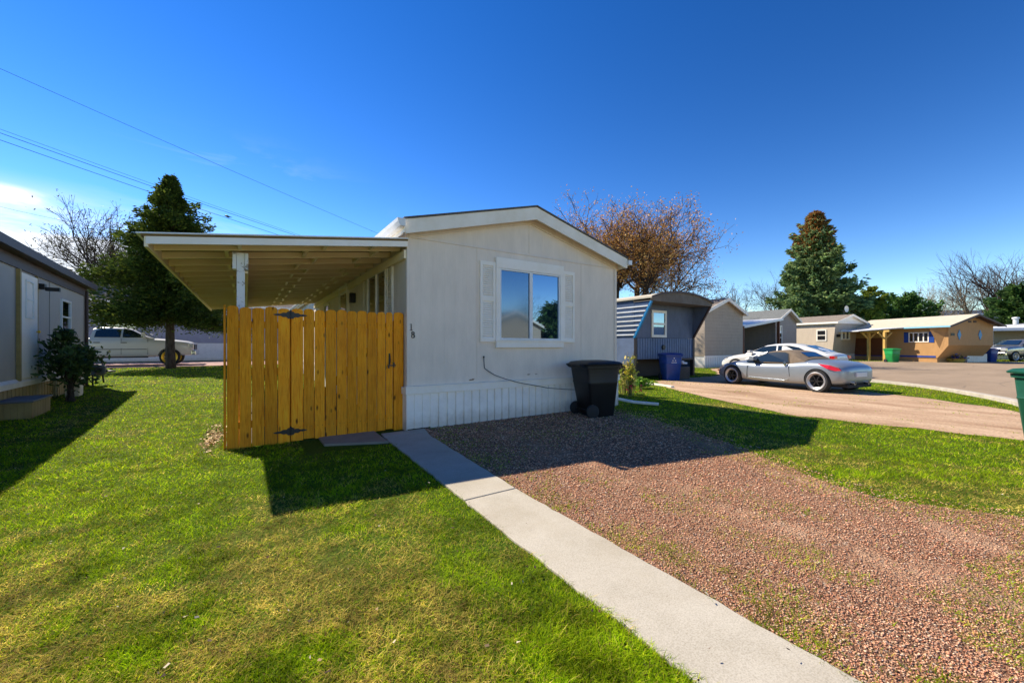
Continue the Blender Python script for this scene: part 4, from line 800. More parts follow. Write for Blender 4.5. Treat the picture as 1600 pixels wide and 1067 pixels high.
# ochre home with carport
xx, yy = PD(1482, 30.5); ERZ = R(-24.5); OW, OL = 4.3, 7.4
oh = tag(empty('ochre_home', (xx, yy, 0), ERZ), 'ochre home with blue diamond ornaments and a slanted lower front', 'mobile home')
q = MB(); q.add([(0, 0, 2.9), (OW, 0, 2.9), (OW / 2, 0, 3.62)], [(0, 1, 2)]); q.add([(.0, 0, 1.35), (OW, 0, 1.35), (OW, 0, 2.9), (0, 0, 2.9)], [(0, 1, 2, 3)])
q.add([(.0, 0, 1.35), (OW, 0, 1.35), (OW, .7, .35), (0, .7, .35)], [(0, 3, 2, 1)])
q.add([(0, 0, 2.9), (0, 0, 1.35), (0, .7, .35), (0, OL, .35), (0, OL, 2.9)], [(0, 1, 2, 3, 4)]); q.add([(OW, 0, 2.9), (OW, 0, 1.35), (OW, .7, .35), (OW, OL, .35), (OW, OL, 2.9)], [(4, 3, 2, 1, 0)]); q.box(.05, OW - .05, .75, OL, -.1, .349); q.build('wall', M['orange'], oh)
q = MB(); q.prism([(-.02, 2.62), (-.02, 1.35), (.75, .45)] if False else [(.05, 2.7), (-.75, 2.7), (-.30, 1.2)], 'y', -.03, .0) if False else None
q = MB(); q.add([(-.004, -.0, 2.78), (-.55, .9, 2.78), (-.02, .55, 1.1), (-.004, .4, 1.0)], [(0, 1, 2, 3)]); q.build('wing', M['orange'], oh)
q = MB()
for sg in (-1, 1):
    xa = OW / 2 + sg * (OW / 2 + (.55 if sg < 0 else .45)); za = 3.70 - .335 * abs(xa - OW / 2); P = [(xa, -.5, za), (OW / 2, -.5, 3.70), (OW / 2, OL, 3.70), (xa, OL, za)]
    q.add(P + [(p[0], p[1], p[2] + .05) for p in P], [(0, 1, 2, 3), (7, 6, 5, 4), (0, 4, 5, 1), (3, 2, 6, 7), (0, 3, 7, 4)])
q.build('roof', M['cream_roof'], oh)
q = MB()
for sg in (-1, 1):
    xa = OW / 2 + sg * (OW / 2 + (.55 if sg < 0 else .45)); za = 3.70 - .335 * abs(xa - OW / 2); q.add([(xa, -.52, za - .1), (OW / 2, -.52, 3.6), (OW / 2, -.52, 3.74), (xa, -.52, za + .04)], [(0, 1, 2, 3)]); q.add([(xa, -.5, za - .03), (OW / 2, -.5, 3.67), (OW / 2, 0, 3.67), (xa, 0, za - .03)], [(0, 1, 2, 3)])
q.build('fascia', M['brown'], oh)
q = MB(); q.box(-.60, -.56, -.5, OL, 2.72, 2.84); q.build('eave_trim', M['lightblue'], oh)
q = MB(); q.box(-.012, -.002, .8, OL, .38, .52); q.build('stripe', M['bin_blue'], oh)
for x_ in (1.0, 3.0): q = MB(); q.prism([(x_, 2.55), (x_ - .17, 2.15), (x_, 1.75), (x_ + .17, 2.15)], 'y', -.035, -.002); q.build('diamond', M['blue_trim'], oh)
for x_ in (1.85, 2.35): q = MB(); q.box(x_, x_ + .3, -.02, -.002, 3.1, 3.25); q.build('vent', M['brown'], oh)
MB().box(.2, .55, -.03, -.002, 2.08, 2.28).build('name_plate', M['black'], oh)
wf = window(oh, frame((0, 0, 0), (0, -1, 0), (1, 0, 0)), -2.65, -1.25, 1.60, 2.40, .06, None, 'trim', 'glass_dark'); q = MB(frame((0, 0, 0), (0, -1, 0), (1, 0, 0)))
for u_ in (-2.3, -1.95, -1.6): q.box(u_ - .035, u_ + .035, -.05, -.02, 1.66, 2.34)
q.build('mullion', M['trim'], wf)
for u_ in (-3.0, -1.22): MB(frame((0, 0, 0), (0, -1, 0), (1, 0, 0))).box(u_, u_ + .32, -.03, -.002, 1.57, 2.43).build('shutter', M['bin_blue'], oh)
q = MB(frame((0, 0, 0), (0, -1, 0), (1, 0, 0))); q.box(-7.2, -4.6, -.03, -.002, .45, 2.0); q.build('door', M['redwood'], oh)
oc = tag(empty('ochre_carport', (xx, yy, 0), ERZ), 'timber carport with Y-braced yellow posts beside the ochre home', 'carport'); q = MB(); P = [(-.62, 2.6, 2.78), (-.62, OL + 1, 2.78), (-2.6, OL + 1, 2.55), (-2.6, 4.6, 2.55)]; q.add(P + [(p[0], p[1], p[2] + .06) for p in P], [(3, 2, 1, 0), (4, 5, 6, 7), (0, 1, 5, 4), (1, 2, 6, 5), (2, 3, 7, 6), (3, 0, 4, 7)]); q.build('roof_panel', M['metal_white'], oc)
for px, dd in ((1357.5, 35.0), (1382.5, 33.6)):
    ax, ay = PD(px, dd); vv = Vector((ax - xx, ay - yy, 0)); vv.rotate(Matrix.Rotation(-ERZ, 3, 'Z')); q = MB(); q.box(vv.x - .09, vv.x + .09, vv.y - .09, vv.y + .09, 0, 2.45)
    for s_ in (-1, 1): q.bar((vv.x, vv.y, 1.85), (vv.x + s_ * .5, vv.y - s_ * .15, 2.42), .1, .1)
    q.build('post', M['post_yellow'] if 'post_yellow' in M else M['yellow_wood'], oc)
q = MB(); a = Vector(PD(1345, 35.5) + (0,)) - Vector((xx, yy, 0)); b = Vector(PD(1390, 33.3) + (0,)) - Vector((xx, yy, 0)); 
for v_ in (a, b): v_.rotate(Matrix.Rotation(-ERZ, 3, 'Z'))
q.bar((a.x, a.y, 2.48), (b.x, b.y, 2.55), .12, .16); q.build('beam', M['post_yellow'], oc)
# grey home at the edge with a white awning
xx, yy = PD(1547, 36); gh = gable_home('grey_home', 'grey home behind the dark pickup at the edge of the picture', (xx + 2.2, yy + 2.0), R(-62), 14, 5, 2.9, 3.6, .3, 'lap_grey', 'skirt', 'shingle_grey')
q = MB(); q.lathe([(.18, 3.3), (.18, 3.9), (.26, 3.92), (.24, 4.05), (0, 4.1)], 12, 'z', (4.4, 2.0, 0)); q.build('vent', M['metal_white'], gh)
ga = tag(empty('white_awning', (xx, yy, 0), R(-62)), 'white sheet awning hanging over the dark pickup', 'awning'); q = MB(); q.add([(0, 0, 2.65), (14, 0, 2.65), (14, 3.2, 3.05), (0, 3.2, 3.05), (0, 0, 2.9), (14, 0, 2.9), (14, 3.2, 3.3), (0, 3.2, 3.3)], [(0, 1, 2, 3), (7, 6, 5, 4), (0, 4, 5, 1), (1, 5, 6, 2), (2, 6, 7, 3), (3, 7, 4, 0)]); q.build('roof_panel', M['metal_white'], ga)
for p in ((.2, .2), (7, .2), (13.8, .2)): q = MB(); q.box(p[0] - .06, p[0] + .06, p[1] - .06, p[1] + .06, 0, 2.66); q.build('post', M['metal_white'], ga)
# home across the street, seen mirrored in the front window
ah = gable_home('street_home', 'tan gabled home across the street mirrored in the front window', (20.6, -14.5), R(180), 5.2, 16, 3.0, 4.1, .6, 'lap_tan', 'skirt', 'shingle_tan')
# distant hills
q = MB(); P = []; n = 60
for i in range(n + 1):
    a_ = -40 + 170 * i / n; th_ = R(a_); D_ = 1300; z_ = 48 + 26 * float(fbm(i * .35, 3.1, .5)) + (30 if 40 < a_ < 90 else 0) * math.sin(math.pi * min(1, max(0, (a_ - 40) / 50))); P.append((D_ * math.sin(th_), D_ * math.cos(th_), z_))
m_ = MB()
for p0_, p1_ in zip(P[:-1], P[1:]):
    o0 = (p0_[0] * 1.25, p0_[1] * 1.25, -5); o1 = (p1_[0] * 1.25, p1_[1] * 1.25, -5); f0 = (p0_[0] * .85, p0_[1] * .85, -5); f1 = (p1_[0] * .85, p1_[1] * .85, -5)
    m_.add([f0, f1, p1_, p0_, o1, o0], [(0, 1, 2, 3), (3, 2, 4, 5)])
#@@END2
#@@OBJECTS
# ---------------------------------------------------------------- wheeled bins
def rrect(hx, hy, z, r=.05, n=4, ox=0, oy=0):
    P = []
    for cx, cy, a0 in ((hx - r, hy - r, 0), (-hx + r, hy - r, 90), (-hx + r, -hy + r, 180), (hx - r, -hy + r, 270)):
        for k in range(n): a = R(a0 + 90 * k / (n - 1)); P.append((cx + r * math.cos(a) + ox, cy + r * math.sin(a) + oy, z))
    return P
def wheelie_bin(label, loc, rz, mat, emblem=False, group=None, s=1.0, panel=False, lidmat=None):
    """front towards +x, lid hinge and wheels towards -x; about 1.05 m tall"""
    t_ = tag(empty('wheeled_bin', loc, rz), label, 'bin', group)
    q = MB(); prof = [(.0, .225, .235, .03), (.02, .24, .25, 0.03), (.62, .315, .30, .0), (.64, .325, .305, .0), (.66, .32, .30, 0), (.90, .345, .315, -.01), (.905, .372, .335, -.01), (.955, .375, .338, -.01), (.957, .355, .32, -.01)]
    q.loft([rrect(a * s, b * s, z * s, .05 * s, 4, o_ * s) for z, a, b, o_ in prof]); 
    body = q.build('body', M[mat], t_, auto=35)
    q = MB(); q.loft([rrect(.395 * s, .35 * s, .962 * s, .05 * s), rrect(.40 * s, .355 * s, .985 * s, .05 * s), rrect(.36 * s, .32 * s, 1.02 * s, .06 * s), rrect(.20 * s, .18 * s, 1.045 * s, .06 * s)]); q.build('lid', M[lidmat or mat], t_, auto=30)
    q = MB(); q.tube([(-.40 * s, -.28 * s, .93 * s), (-.47 * s, -.24 * s, .97 * s), (-.47 * s, .24 * s, .97 * s), (-.40 * s, .28 * s, .93 * s)], .016 * s, 8); q.build('handle', M[mat], t_)
    for sg in (-1, 1):
        q = MB(); q.lathe([(.0, -.03 * s), (.10 * s, -.03 * s), (.125 * s, -.02 * s), (.125 * s, .02 * s), (.10 * s, .03 * s), (0, .03 * s)], 18, 'y', (-.24 * s, sg * .29 * s, .125 * s)); q.build('wheel', M['rubber'], t_, auto=40)
    q = MB(); q.tube([(-.24 * s, -.3 * s, .125 * s), (-.24 * s, .3 * s, .125 * s)], .012 * s, 6); q.build('axle', M['darkmetal'], t_)
    if panel:
        q = MB(); q.box(.288 * s, .34 * s, -.13 * s, .13 * s, .30 * s, .56 * s); q.build('grip_recess', M['rubber'], t_)
    if emblem:
        q = MB()
        for k in range(3):
            a = R(90 + 120 * k); c_, s_ = math.cos(a), math.sin(a); b2 = R(90 + 120 * k + 95); px_, pz_ = c_ * .055, s_ * .055
            q.prism([(px_ - .03, pz_ - .014 + .79), (px_ + .03, pz_ - .014 + .79), (px_ + .012, pz_ + .016 + .79), (px_ - .012, pz_ + .016 + .79)], 'y', emblem[1] * .334 * s if emblem[0] == 'y' else 0, emblem[1] * .330 * s) if emblem[0] == 'y' else q.prism([(px_ - .03, pz_ - .014 + .79), (px_ + .03, pz_ - .014 + .79), (px_ + .012, pz_ + .016 + .79), (px_ - .012, pz_ + .016 + .79)], 'x', .338, .342)
        for i in range(5): (q.box(-.10 + i * .042, -.07 + i * .042, emblem[1] * .331 * s - .001, emblem[1] * .335 * s, .665, .69) if emblem[0] == 'y' else q.box(.331, .335, -.10 + i * .042, -.07 + i * .042, .672, .695))
        q.build('emblem', M['white_flat'], t_)
    return t_
wheelie_bin('black wheeled bin against the right end of the white skirting', (5.50, 5.42, .0), R(-12), 'black', s=1.0, panel=True)
wheelie_bin('navy blue wheeled bin under the front of the blue trailer', PD(1047, 15.3) + (0,), R(-120), 'bin_blue', ('x', 1))
wheelie_bin('bright green wheeled bin standing at the kerb before the timber carport', PD(1394, 31.6) + (0,), R(-120), 'bin_green', ('x', 1), s=1.06)
wheelie_bin('green wheeled bin in the shade against the ochre home wall', PD(1447, 33.5) + (0,), R(-120), 'bin_dark', ('x', 1), s=1.06)
wheelie_bin('dark blue wheeled bin between the ochre home and the pickup', PD(1546, 32.5) + (0,), R(-120), 'bin_blue', None, s=1.06)
bx_, by_ = PD(1672, 4.95); wheelie_bin('dark green wheeled bin cut off by the picture edge beside the drive', (bx_, by_, 0), R(150), 'bin_dark', None)

# ---------------------------------------------------------------- cars
def cut(o, cutters):
    for c_ in cutters:
        m_ = o.modifiers.new('cut', 'BOOLEAN'); m_.operation = 'DIFFERENCE'; m_.solver = 'EXACT'; m_.object = c_
    dg = bpy.context.evaluated_depsgraph_get(); me = bpy.data.meshes.new_from_object(o.evaluated_get(dg)); o.modifiers.clear(); o.data = me
    for c_ in cutters: bpy.data.objects.remove(c_)
    me.polygons.foreach_set('use_smooth', [True] * len(me.polygons)); me.set_sharp_from_angle(angle=R(32))
def arch_cutters(xs_, r, half, depth, z):
    out_ = []
    for x_ in xs_:
        for sg in (-1, 1):
            q = MB(); q.lathe([(0, sg * (half - depth)), (r, sg * (half - depth)), (r, sg * (half + .4)), (0, sg * (half + .4))], 32, 'y', (x_, 0, z)); out_.append(q.build('cutter'))
    return out_
def wheel(parent, loc, r, wd, sg, style='dark', n=6):
    w_ = empty('wheel', loc, 0 if sg < 0 else math.pi, parent); h = wd / 2; ri = r * .76
    q = MB(); q.lathe([(ri, -h * .9), (r * .93, -h), (r * .985, -h * .8), (r, -h * .4), (r, h * .4), (r * .985, h * .8), (r * .93, h), (ri, h * .9)], 32, 'y', closed=True); q.build('tyre', M['rubber'], w_, auto=50)
    q = MB(); q.lathe([(ri * 1.03, -h * 1.0), (ri * .98, -h * 1.04), (ri * .75, -h * .72), (ri * .73, h * .6), (ri * 1.01, h * .8)], 32, 'y', closed=True)
    q.build('rim', M['gold' if style == 'gold' else 'rim'], w_, auto=40)
    q = MB(); m_ = 'gold' if style == 'gold' else ('darkmetal' if style == 'dark' else 'rim')
    q.lathe([(0, -h * .72), (ri * .22, -h * .70), (ri * .26, -h * .5), (ri * .26, 0), (0, 0)], 16, 'y'); k_ = MB(); k_.lathe([(0, .02), (ri * .69, .02), (ri * .69, .03), (0, .03)], 24, 'y'); k_.build('hub_shade', M['rubber'], w_)  # the dark disc stands in for the shade behind the spokes
    for i in range(n):
        a = 2 * math.pi * i / n; c_, s_ = math.cos(a), math.sin(a)
        q.bar((c_ * ri * .2, -h * .60, s_ * ri * .2), (c_ * ri * .74, -h * .62, s_ * ri * .74), .065 * r / .33, .03)
    q.build('spokes', M[m_], w_); return w_
def body_loft(name, st, parent, mat, ring=None, sub=2, cutters=None):
    q = MB(); rings = []
    for x_, zl, zs, zt, hw in st:
        half = ring(zl, zs, zt, hw) if ring else [(0, zl), (hw * .82, zl), (hw * .96, zl + .07), (hw, zl + (zs - zl) * .42), (hw * .99, zs - .10), (hw * .95, zs - .01), (hw * .66, zs + (zt - zs) * .72), (0, zt)]
        rings.append([(x_, y_, z_) for y_, z_ in half] + [(x_, -y_, z_) for y_, z_ in half[-2:0:-1]])
    q.loft(rings); o = q.build(name, mat, parent, smooth=True, sub=sub)
    if cutters: cut(o, cutters)
    return o
def sidepoly(parent, name, mat, pts, yf, sg, off=.008, th=.012):
    n = len(pts); q = MB(); P = [(x_, sg * (yf(x_, z_) + off), z_) for x_, z_ in pts] + [(x_, sg * (yf(x_, z_) - th), z_) for x_, z_ in pts]
    q.add(P, [tuple(range(n)), tuple(range(2 * n - 1, n - 1, -1))] + [(i, (i + 1) % n, (i + 1) % n + n, i + n) for i in range(n)]); return q.build(name, M[mat], parent)
# silver convertible with its fabric top up; nose towards +x
def roadster():
    t_ = tag(empty('convertible_car'), 'silver two-seat convertible with brown fabric top on the dirt drive', 'car')
    st = [(-2.13, .36, .60, .65, .50), (-2.09, .29, .71, .77, .74), (-1.98, .24, .78, .85, .84), (-1.74, .21, .845, .92, .895), (-1.42, .19, .88, .955, .915), (-1.0, .17, .86, .955, .90), (-.6, .16, .80, .95, .872), (0, .155, .775, .92, .862), (.6, .16, .765, .905, .862), (1.0, .17, .785, .88, .875), (1.33, .18, .79, .845, .90), (1.65, .20, .71, .765, .88), (1.93, .22, .58, .645, .80), (2.09, .27, .46, .53, .64), (2.14, .32, .42, .46, .45)]
    body_loft('body', st, t_, M['silver'], None, 2, arch_cutters((1.33, -1.45), .362, .92, .26, .33))
    yf = lambda x_, z_: .80 - (z_ - .86) * .52 - max(0, abs(x_ + .1) - .5) * .06
    def cab(name, sts, mat, sub=1):
        q = MB(); rings = []
        for x_, z_ in sts:
            b = yf(x_, .84); h = [(0, .80), (b, .80), (yf(x_, max(z_ - .07, .86)), max(z_ - .07, .86)), (yf(x_, z_) * .80, z_ - .012), (yf(x_, z_) * .4, z_ + .006), (0, z_ + .012)]
            rings.append([(x_, a, c_) for a, c_ in h] + [(x_, -a, c_) for a, c_ in h[-2:0:-1]])
        q.loft(rings); return q.build(name, M[mat], t_, auto=50)
    cab('windshield', [(.84, .90), (.20, 1.155)], 'glass_car')
    cab('soft_top', [(.22, 1.16), (.05, 1.195), (-.15, 1.215), (-.42, 1.205), (-.64, 1.16), (-.85, 1.05), (-1.05, .955)], 'softtop')
    q = MB(); q.add([(-.68, -.36, 1.160), (-.68, .36, 1.160), (-.93, .40, 1.03), (-.93, -.40, 1.03)], [(0, 1, 2, 3)]); q.build('rear_window', M['glass_car'], t_)
    for sg in (-1, 1):
        sidepoly(t_, 'window_seal', 'rubber', [(.76, .832), (.16, 1.128), (-.10, 1.160), (-.40, 1.155), (-.53, 1.11), (-.61, .832)], yf, sg, .005)
        sidepoly(t_, 'window', 'glass_car', [(.72, .845), (.16, 1.11), (-.10, 1.145), (-.38, 1.14), (-.50, 1.10), (-.58, .845)], yf, sg, .010)
        q = MB(); q.tube([(.92, sg * .74, .88), (.55, sg * (yf(.55, 1.03) + .0), 1.03), (.18, sg * (yf(.18, 1.15)), 1.15)], .015, 6); q.build('windshield_pillar', M['silver'], t_)
        q = MB(); q.loft([[(x_, sg * (.86 + dy), z_) for x_, z_ in ((.52 - a, .93 - a), (.66 - a * .5, .93 - a), (.64 - a * .5, 1.02 - a * .5), (.52 - a, 1.03 - a))] for dy, a in ((-.06, .06), (.0, .045), (.08, .04), (.10, .05))]); q.build('mirror', M['silver'], t_, auto=60)
        q = MB(); q.lathe([(0, sg * .855), (.05, sg * .875), (.05, sg * .885), (.0, sg * .892)], 12, 'y', (-.52, 0, .80)); o_ = q.build('door_handle', M['chrome'], t_)
        for p_ in o_.data.vertices: p_.co.x = -.60 + (p_.co.x + .60) * 1.0; p_.co.z = .80 + (p_.co.z - .80) * 1.5
        sidepoly(t_, 'tail_lamp', 'red_lamp', [(-1.46, .835), (-1.78, .80), (-1.99, .735), (-2.04, .66), (-1.92, .645), (-1.74, .70)], lambda x_, z_: float(np.interp(x_, [-2.09, -1.98, -1.74, -1.42], [.735, .83, .888, .905])) - max(0, z_ - .72) * .45, sg, .022, .05)
        q = MB(); q.loft([[(1.62 + a, sg * (.70 + b), .70 + c_) for a, b, c_ in ((0, 0, .04), (.28, .0, -.07), (.30, .12, -.12), (.1, .16, -.05))], [(1.60 + a, sg * (.70 + b), .66 + c_) for a, b, c_ in ((0, 0, .0), (.28, 0, -.12), (.30, .10, -.16), (.1, .12, -.1))]]); q.build('headlamp', M['clear_lamp'], t_)
        sidepoly(t_, 'door_line', 'darkmetal', [(.78, .27), (.785, .27), (.755, .76), (.75, .76)], lambda x_, z_: .868, sg, .004, .01)
        sidepoly(t_, 'door_line', 'darkmetal', [(-.66, .42), (-.665, .42), (-.625, .80), (-.62, .80)], lambda x_, z_: .876, sg, .004, .01)
        sidepoly(t_, 'sill_trim', 'chrome', [(.75, .275), (-.45, .235), (-.60, .30), (-.62, .33), (-.46, .262), (.75, .30)], lambda x_, z_: .862, sg, .008, .02)
        sidepoly(t_, 'side_marker', 'red_lamp', [(1.93, .45), (1.99, .45), (1.98, .49), (1.93, .49)], lambda x_, z_: .80, sg, .004, .04)
        wheel(t_, (1.33, sg * .80, .325), .325, .23, sg, 'dark', 6); wheel(t_, (-1.45, sg * .80, .33), .33, .245, sg, 'dark', 6)
        q = MB(); q.lathe([(.045, 0), (.05, 0), (.05, .12), (.045, .12)], 12, 'x', (-2.16, sg * .35, .30), closed=True); q.build('exhaust', M['chrome'], t_)
    q = MB(); q.box(-2.165, -2.10, -.26, .26, .47, .60); q.build('number_plate', M['white_flat'], t_, bevel=.01)
    q = MB(); q.box(-2.10, -1.5, -.6, .6, .17, .26); q.build('undertray', M['rubber'], t_)
    return t_
rd = roadster(); rd.scale = (.95, .96, .97); rd.location = (14.50, 5.82, 0); rd.rotation_euler = (0, 0, R(80))
# white saloon
def saloon(label, name='saloon_car', paint_='white_paint'):
    t_ = tag(empty(name), label, 'car')
    st = [(-2.42, .40, .80, .86, .55), (-2.38, .30, .92, .98, .76), (-2.15, .24, .98, 1.04, .86), (-1.75, .21, .98, 1.06, .90), (-1.38, .19, .97, 1.05, .915), (-.8, .18, .94, 1.02, .91), (0, .17, .92, 1.0, .905), (.8, .17, .90, .98, .905), (1.35, .18, .87, .95, .91), (1.8, .20, .78, .87, .89), (2.15, .22, .66, .74, .80), (2.35, .27, .54, .60, .62), (2.42, .34, .48, .52, .45)]
    body_loft('body', st, t_, M[paint_], None, 2, arch_cutters((1.48, -1.30), .365, .92, .26, .34))
    yf = lambda x_, z_: .83 - (z_ - .95) * .48 - max(0, abs(x_) - .6) * .07
    q = MB(); rings = []
    for x_, z_ in [(1.05, .96), (.70, 1.13), (.22, 1.345), (-.1, 1.40), (-.5, 1.42), (-.9, 1.40), (-1.3, 1.31), (-1.75, 1.16), (-2.05, 1.04)]:
        zz = max(z_ - .08, .955); h = [(0, .90), (yf(x_, .90), .90), (yf(x_, zz), zz), (yf(x_, z_) * .85, z_ - .012), (yf(x_, z_) * .45, z_ + .004), (0, z_ + .01)]
        rings.append([(x_, a, c_) for a, c_ in h] + [(x_, -a, c_) for a, c_ in h[-2:0:-1]])
    q.loft(rings); q.build('cabin', M[paint_], t_, auto=50)
    q = MB(); q.add([(1.02, .62, .985), (.28, .50, 1.335), (.28, -.50, 1.335), (1.02, -.62, .985)], [(0, 1, 2, 3)]); q.build('windshield', M['glass_car'], t_)
    q = MB(); q.add([(-1.28, .48, 1.335), (-1.96, .56, 1.085), (-1.96, -.56, 1.085), (-1.28, -.48, 1.335)], [(0, 1, 2, 3)]); q.build('rear_window', M['glass_car'], t_)
    for sg in (-1, 1):
        sidepoly(t_, 'window', 'glass_car', [(.90, .985), (.30, 1.27), (-.08, 1.315), (-.22, 1.32), (-.26, .985)], yf, sg); sidepoly(t_, 'window', 'glass_car', [(-.33, .985), (-.29, 1.32), (-.75, 1.315), (-1.10, 1.24), (-1.45, 1.06), (-1.30, .985)], yf, sg)
        q = MB(); q.loft([[(x_, sg * (.90 + dy), z_) for x_, z_ in ((.70, .97), (.86, .97), (.84, 1.09), (.70, 1.10))] for dy in (-.05, .18)]); q.build('mirror', M[paint_], t_, bevel=.02)
        for x_ in (.0, -1.0): q = MB(); q.box(x_ - .1, x_ + .1, sg * .90, sg * .935, .82, .85); q.build('door_handle', M['chrome'], t_)
        wheel(t_, (1.48, sg * .81, .335), .335, .22, sg, 'bright', 8); wheel(t_, (-1.30, sg * .81, .335), .335, .22, sg, 'bright', 8)
        q = MB(); q.loft([[(2.02, sg * .62, .60), (2.25, sg * .58, .58), (2.10, sg * .80, .60)], [(1.95, sg * .62, .74), (2.15, sg * .58, .70), (1.90, sg * .83, .72)]]); q.build('headlamp', M['clear_lamp'], t_)
        q = MB(); q.box(-2.42, -2.25, sg * .55, sg * .82, .78, .90); q.build('tail_lamp', M['red_lamp'], t_)
    return t_
wc = saloon('white four-door car parked behind the silver convertible'); wc.location = (20.45, 8.5, 0); wc.rotation_euler = (0, 0, R(88))
bc = saloon('dark blue car in the shade under the metal awning', 'parked_car', 'blue_paint'); bc.location = (32.3, 17.6, 0); bc.rotation_euler = (0, 0, R(-92))
# pickups
def pickup(label, paint_, rims, hl=True):
    t_ = tag(empty('pickup_truck'), label, 'pickup truck')
    rg = lambda zl, zs, zt, hw: [(0, zl), (hw * .90, zl), (hw * .985, zl + .06), (hw, zl + (zs - zl) * .45), (hw, zs - .14), (hw * .965, zs - .02), (hw * .80, zt - .01), (0, zt)]
    st = [(-2.98, .60, 1.28, 1.31, .94), (-2.93, .56, 1.34, 1.37, .985), (-2.2, .50, 1.35, 1.38, 1.0), (-1.2, .46, 1.35, 1.38, 1.0), (-.2, .44, 1.34, 1.37, 1.0), (.8, .44, 1.33, 1.36, 1.0), (1.2, .44, 1.31, 1.36, 1.0), (1.6, .46, 1.27, 1.34, 1.0), (2.1, .48, 1.23, 1.30, .99), (2.65, .50, 1.17, 1.24, .97), (2.86, .50, 1.08, 1.14, .93), (2.90, .55, 1.0, 1.04, .90)]
    cu = arch_cutters((1.93, -1.72), .47, 1.0, .28, .42); q = MB(); q.box(-2.86, -1.02, -.80, .80, .95, 1.8); cu.append(q.build('cutter'))
    body_loft('body', st, t_, M[paint_], rg, 1, cu)
    yf = lambda x_, z_: .93 - (z_ - 1.34) * .34
    q = MB(); rings = []
    for x_, z_ in [(1.30, 1.36), (.95, 1.52), (.48, 1.80), (.1, 1.875), (-.4, 1.89), (-.72, 1.87), (-.93, 1.80), (-1.0, 1.36)]:
        zz = max(z_ - .09, 1.35); h = [(0, 1.30), (yf(x_, 1.32), 1.30), (yf(x_, zz), zz), (yf(x_, z_) * .88, z_ - .012), (yf(x_, z_) * .45, z_ + .004), (0, z_ + .01)]
        rings.append([(x_, a, c_) for a, c_ in h] + [(x_, -a, c_) for a, c_ in h[-2:0:-1]])
    q.loft(rings); q.build('cabin', M[paint_], t_, auto=50)
    q = MB(); q.add([(1.28, .74, 1.40), (.55, .60, 1.78), (.55, -.60, 1.78), (1.28, -.74, 1.40)], [(0, 1, 2, 3)]); q.build('windshield', M['glass_car'], t_)
    q = MB(); q.add([(-.965, .66, 1.74), (-1.012, .70, 1.42), (-1.012, -.70, 1.42), (-.965, -.66, 1.74)], [(0, 1, 2, 3)]); q.build('rear_window', M['glass_car'], t_)
    q = MB(); q.box(-.985, -.93, -.22, .22, 1.79, 1.84); q.build('brake_lamp', M['red_lamp'], t_)
    for sg in (-1, 1):
        sidepoly(t_, 'window', 'glass_car', [(1.05, 1.385), (.55, 1.70), (.40, 1.77), (.16, 1.775), (.14, 1.385)], yf, sg); sidepoly(t_, 'window', 'glass_car', [(.06, 1.385), (.08, 1.775), (-.62, 1.775), (-.80, 1.70), (-.86, 1.385)], yf, sg)
        q = MB(); q.loft([[(x_, sg * (.95 + dy), z_) for x_, z_ in ((.86, 1.36), (1.0, 1.36), (.99, 1.60), (.86, 1.61))] for dy in (.0, .22)]); q.build('mirror', M[paint_], t_, bevel=.02)
        for x_ in (.20, -.75): q = MB(); q.box(x_ - .11, x_ + .11, sg * .995, sg * 1.03, 1.12, 1.155); q.build('door_handle', M['darkmetal'], t_)
        for x_ in (1.08, .10, -1.0): sidepoly(t_, 'door_line', 'darkmetal', [(x_, .56), (x_ + .012, .56), (x_ + .012, 1.32), (x_, 1.32)], lambda a, b: 1.0 if b < 1.2 else .985, sg, .004, .01)
        q = MB(); q.box(-.95, 1.1, sg * .90, sg * 1.03, .40, .47); q.build('running_board', M['darkmetal'], t_)
        sidepoly(t_, 'door_moulding', 'darkmetal', [(1.05, .80), (-.95, .80), (-.95, .83), (1.05, .83)], lambda a, b: 1.0, sg, .006, .01)
        wheel(t_, (1.93, sg * .88, .42), .42, .27, sg, rims, 6); wheel(t_, (-1.72, sg * .88, .42), .42, .27, sg, rims, 6)
        q = MB(); q.box(2.70, 2.905, sg * .62, sg * .955, .88, 1.10); q.build('headlamp', M['clear_lamp'], t_, bevel=.02); q = MB(); q.box(-3.0, -2.90, sg * .82, sg * .99, .95, 1.30); q.build('tail_lamp', M['red_lamp'], t_)
    q = MB(); q.box(2.86, 2.93, -.60, .60, .78, 1.06); q.build('grille', M['darkmetal'], t_); q = MB(); q.box(2.80, 3.0, -.97, .97, .52, .74); q.build('bumper', M['chrome'], t_, bevel=.03); q = MB(); q.box(-3.10, -2.95, -.96, .96, .55, .72); q.build('rear_bumper', M['chrome'], t_, bevel=.03)
    return t_
p1 = pickup('white crew cab pickup with yellow wheels on the back road', 'white_paint', 'gold'); p1.location = (-5.5, 29.4, .25); p1.rotation_euler = (0, 0, 0); p1.scale = (1.05, 1.05, 1.08)
p2 = pickup('dark grey crew cab pickup under the white awning', 'grey_paint', 'bright'); xx, yy = PD(1590, 34.5); p2.location = (xx, yy, 0); p2.rotation_euler = (0, 0, R(155))

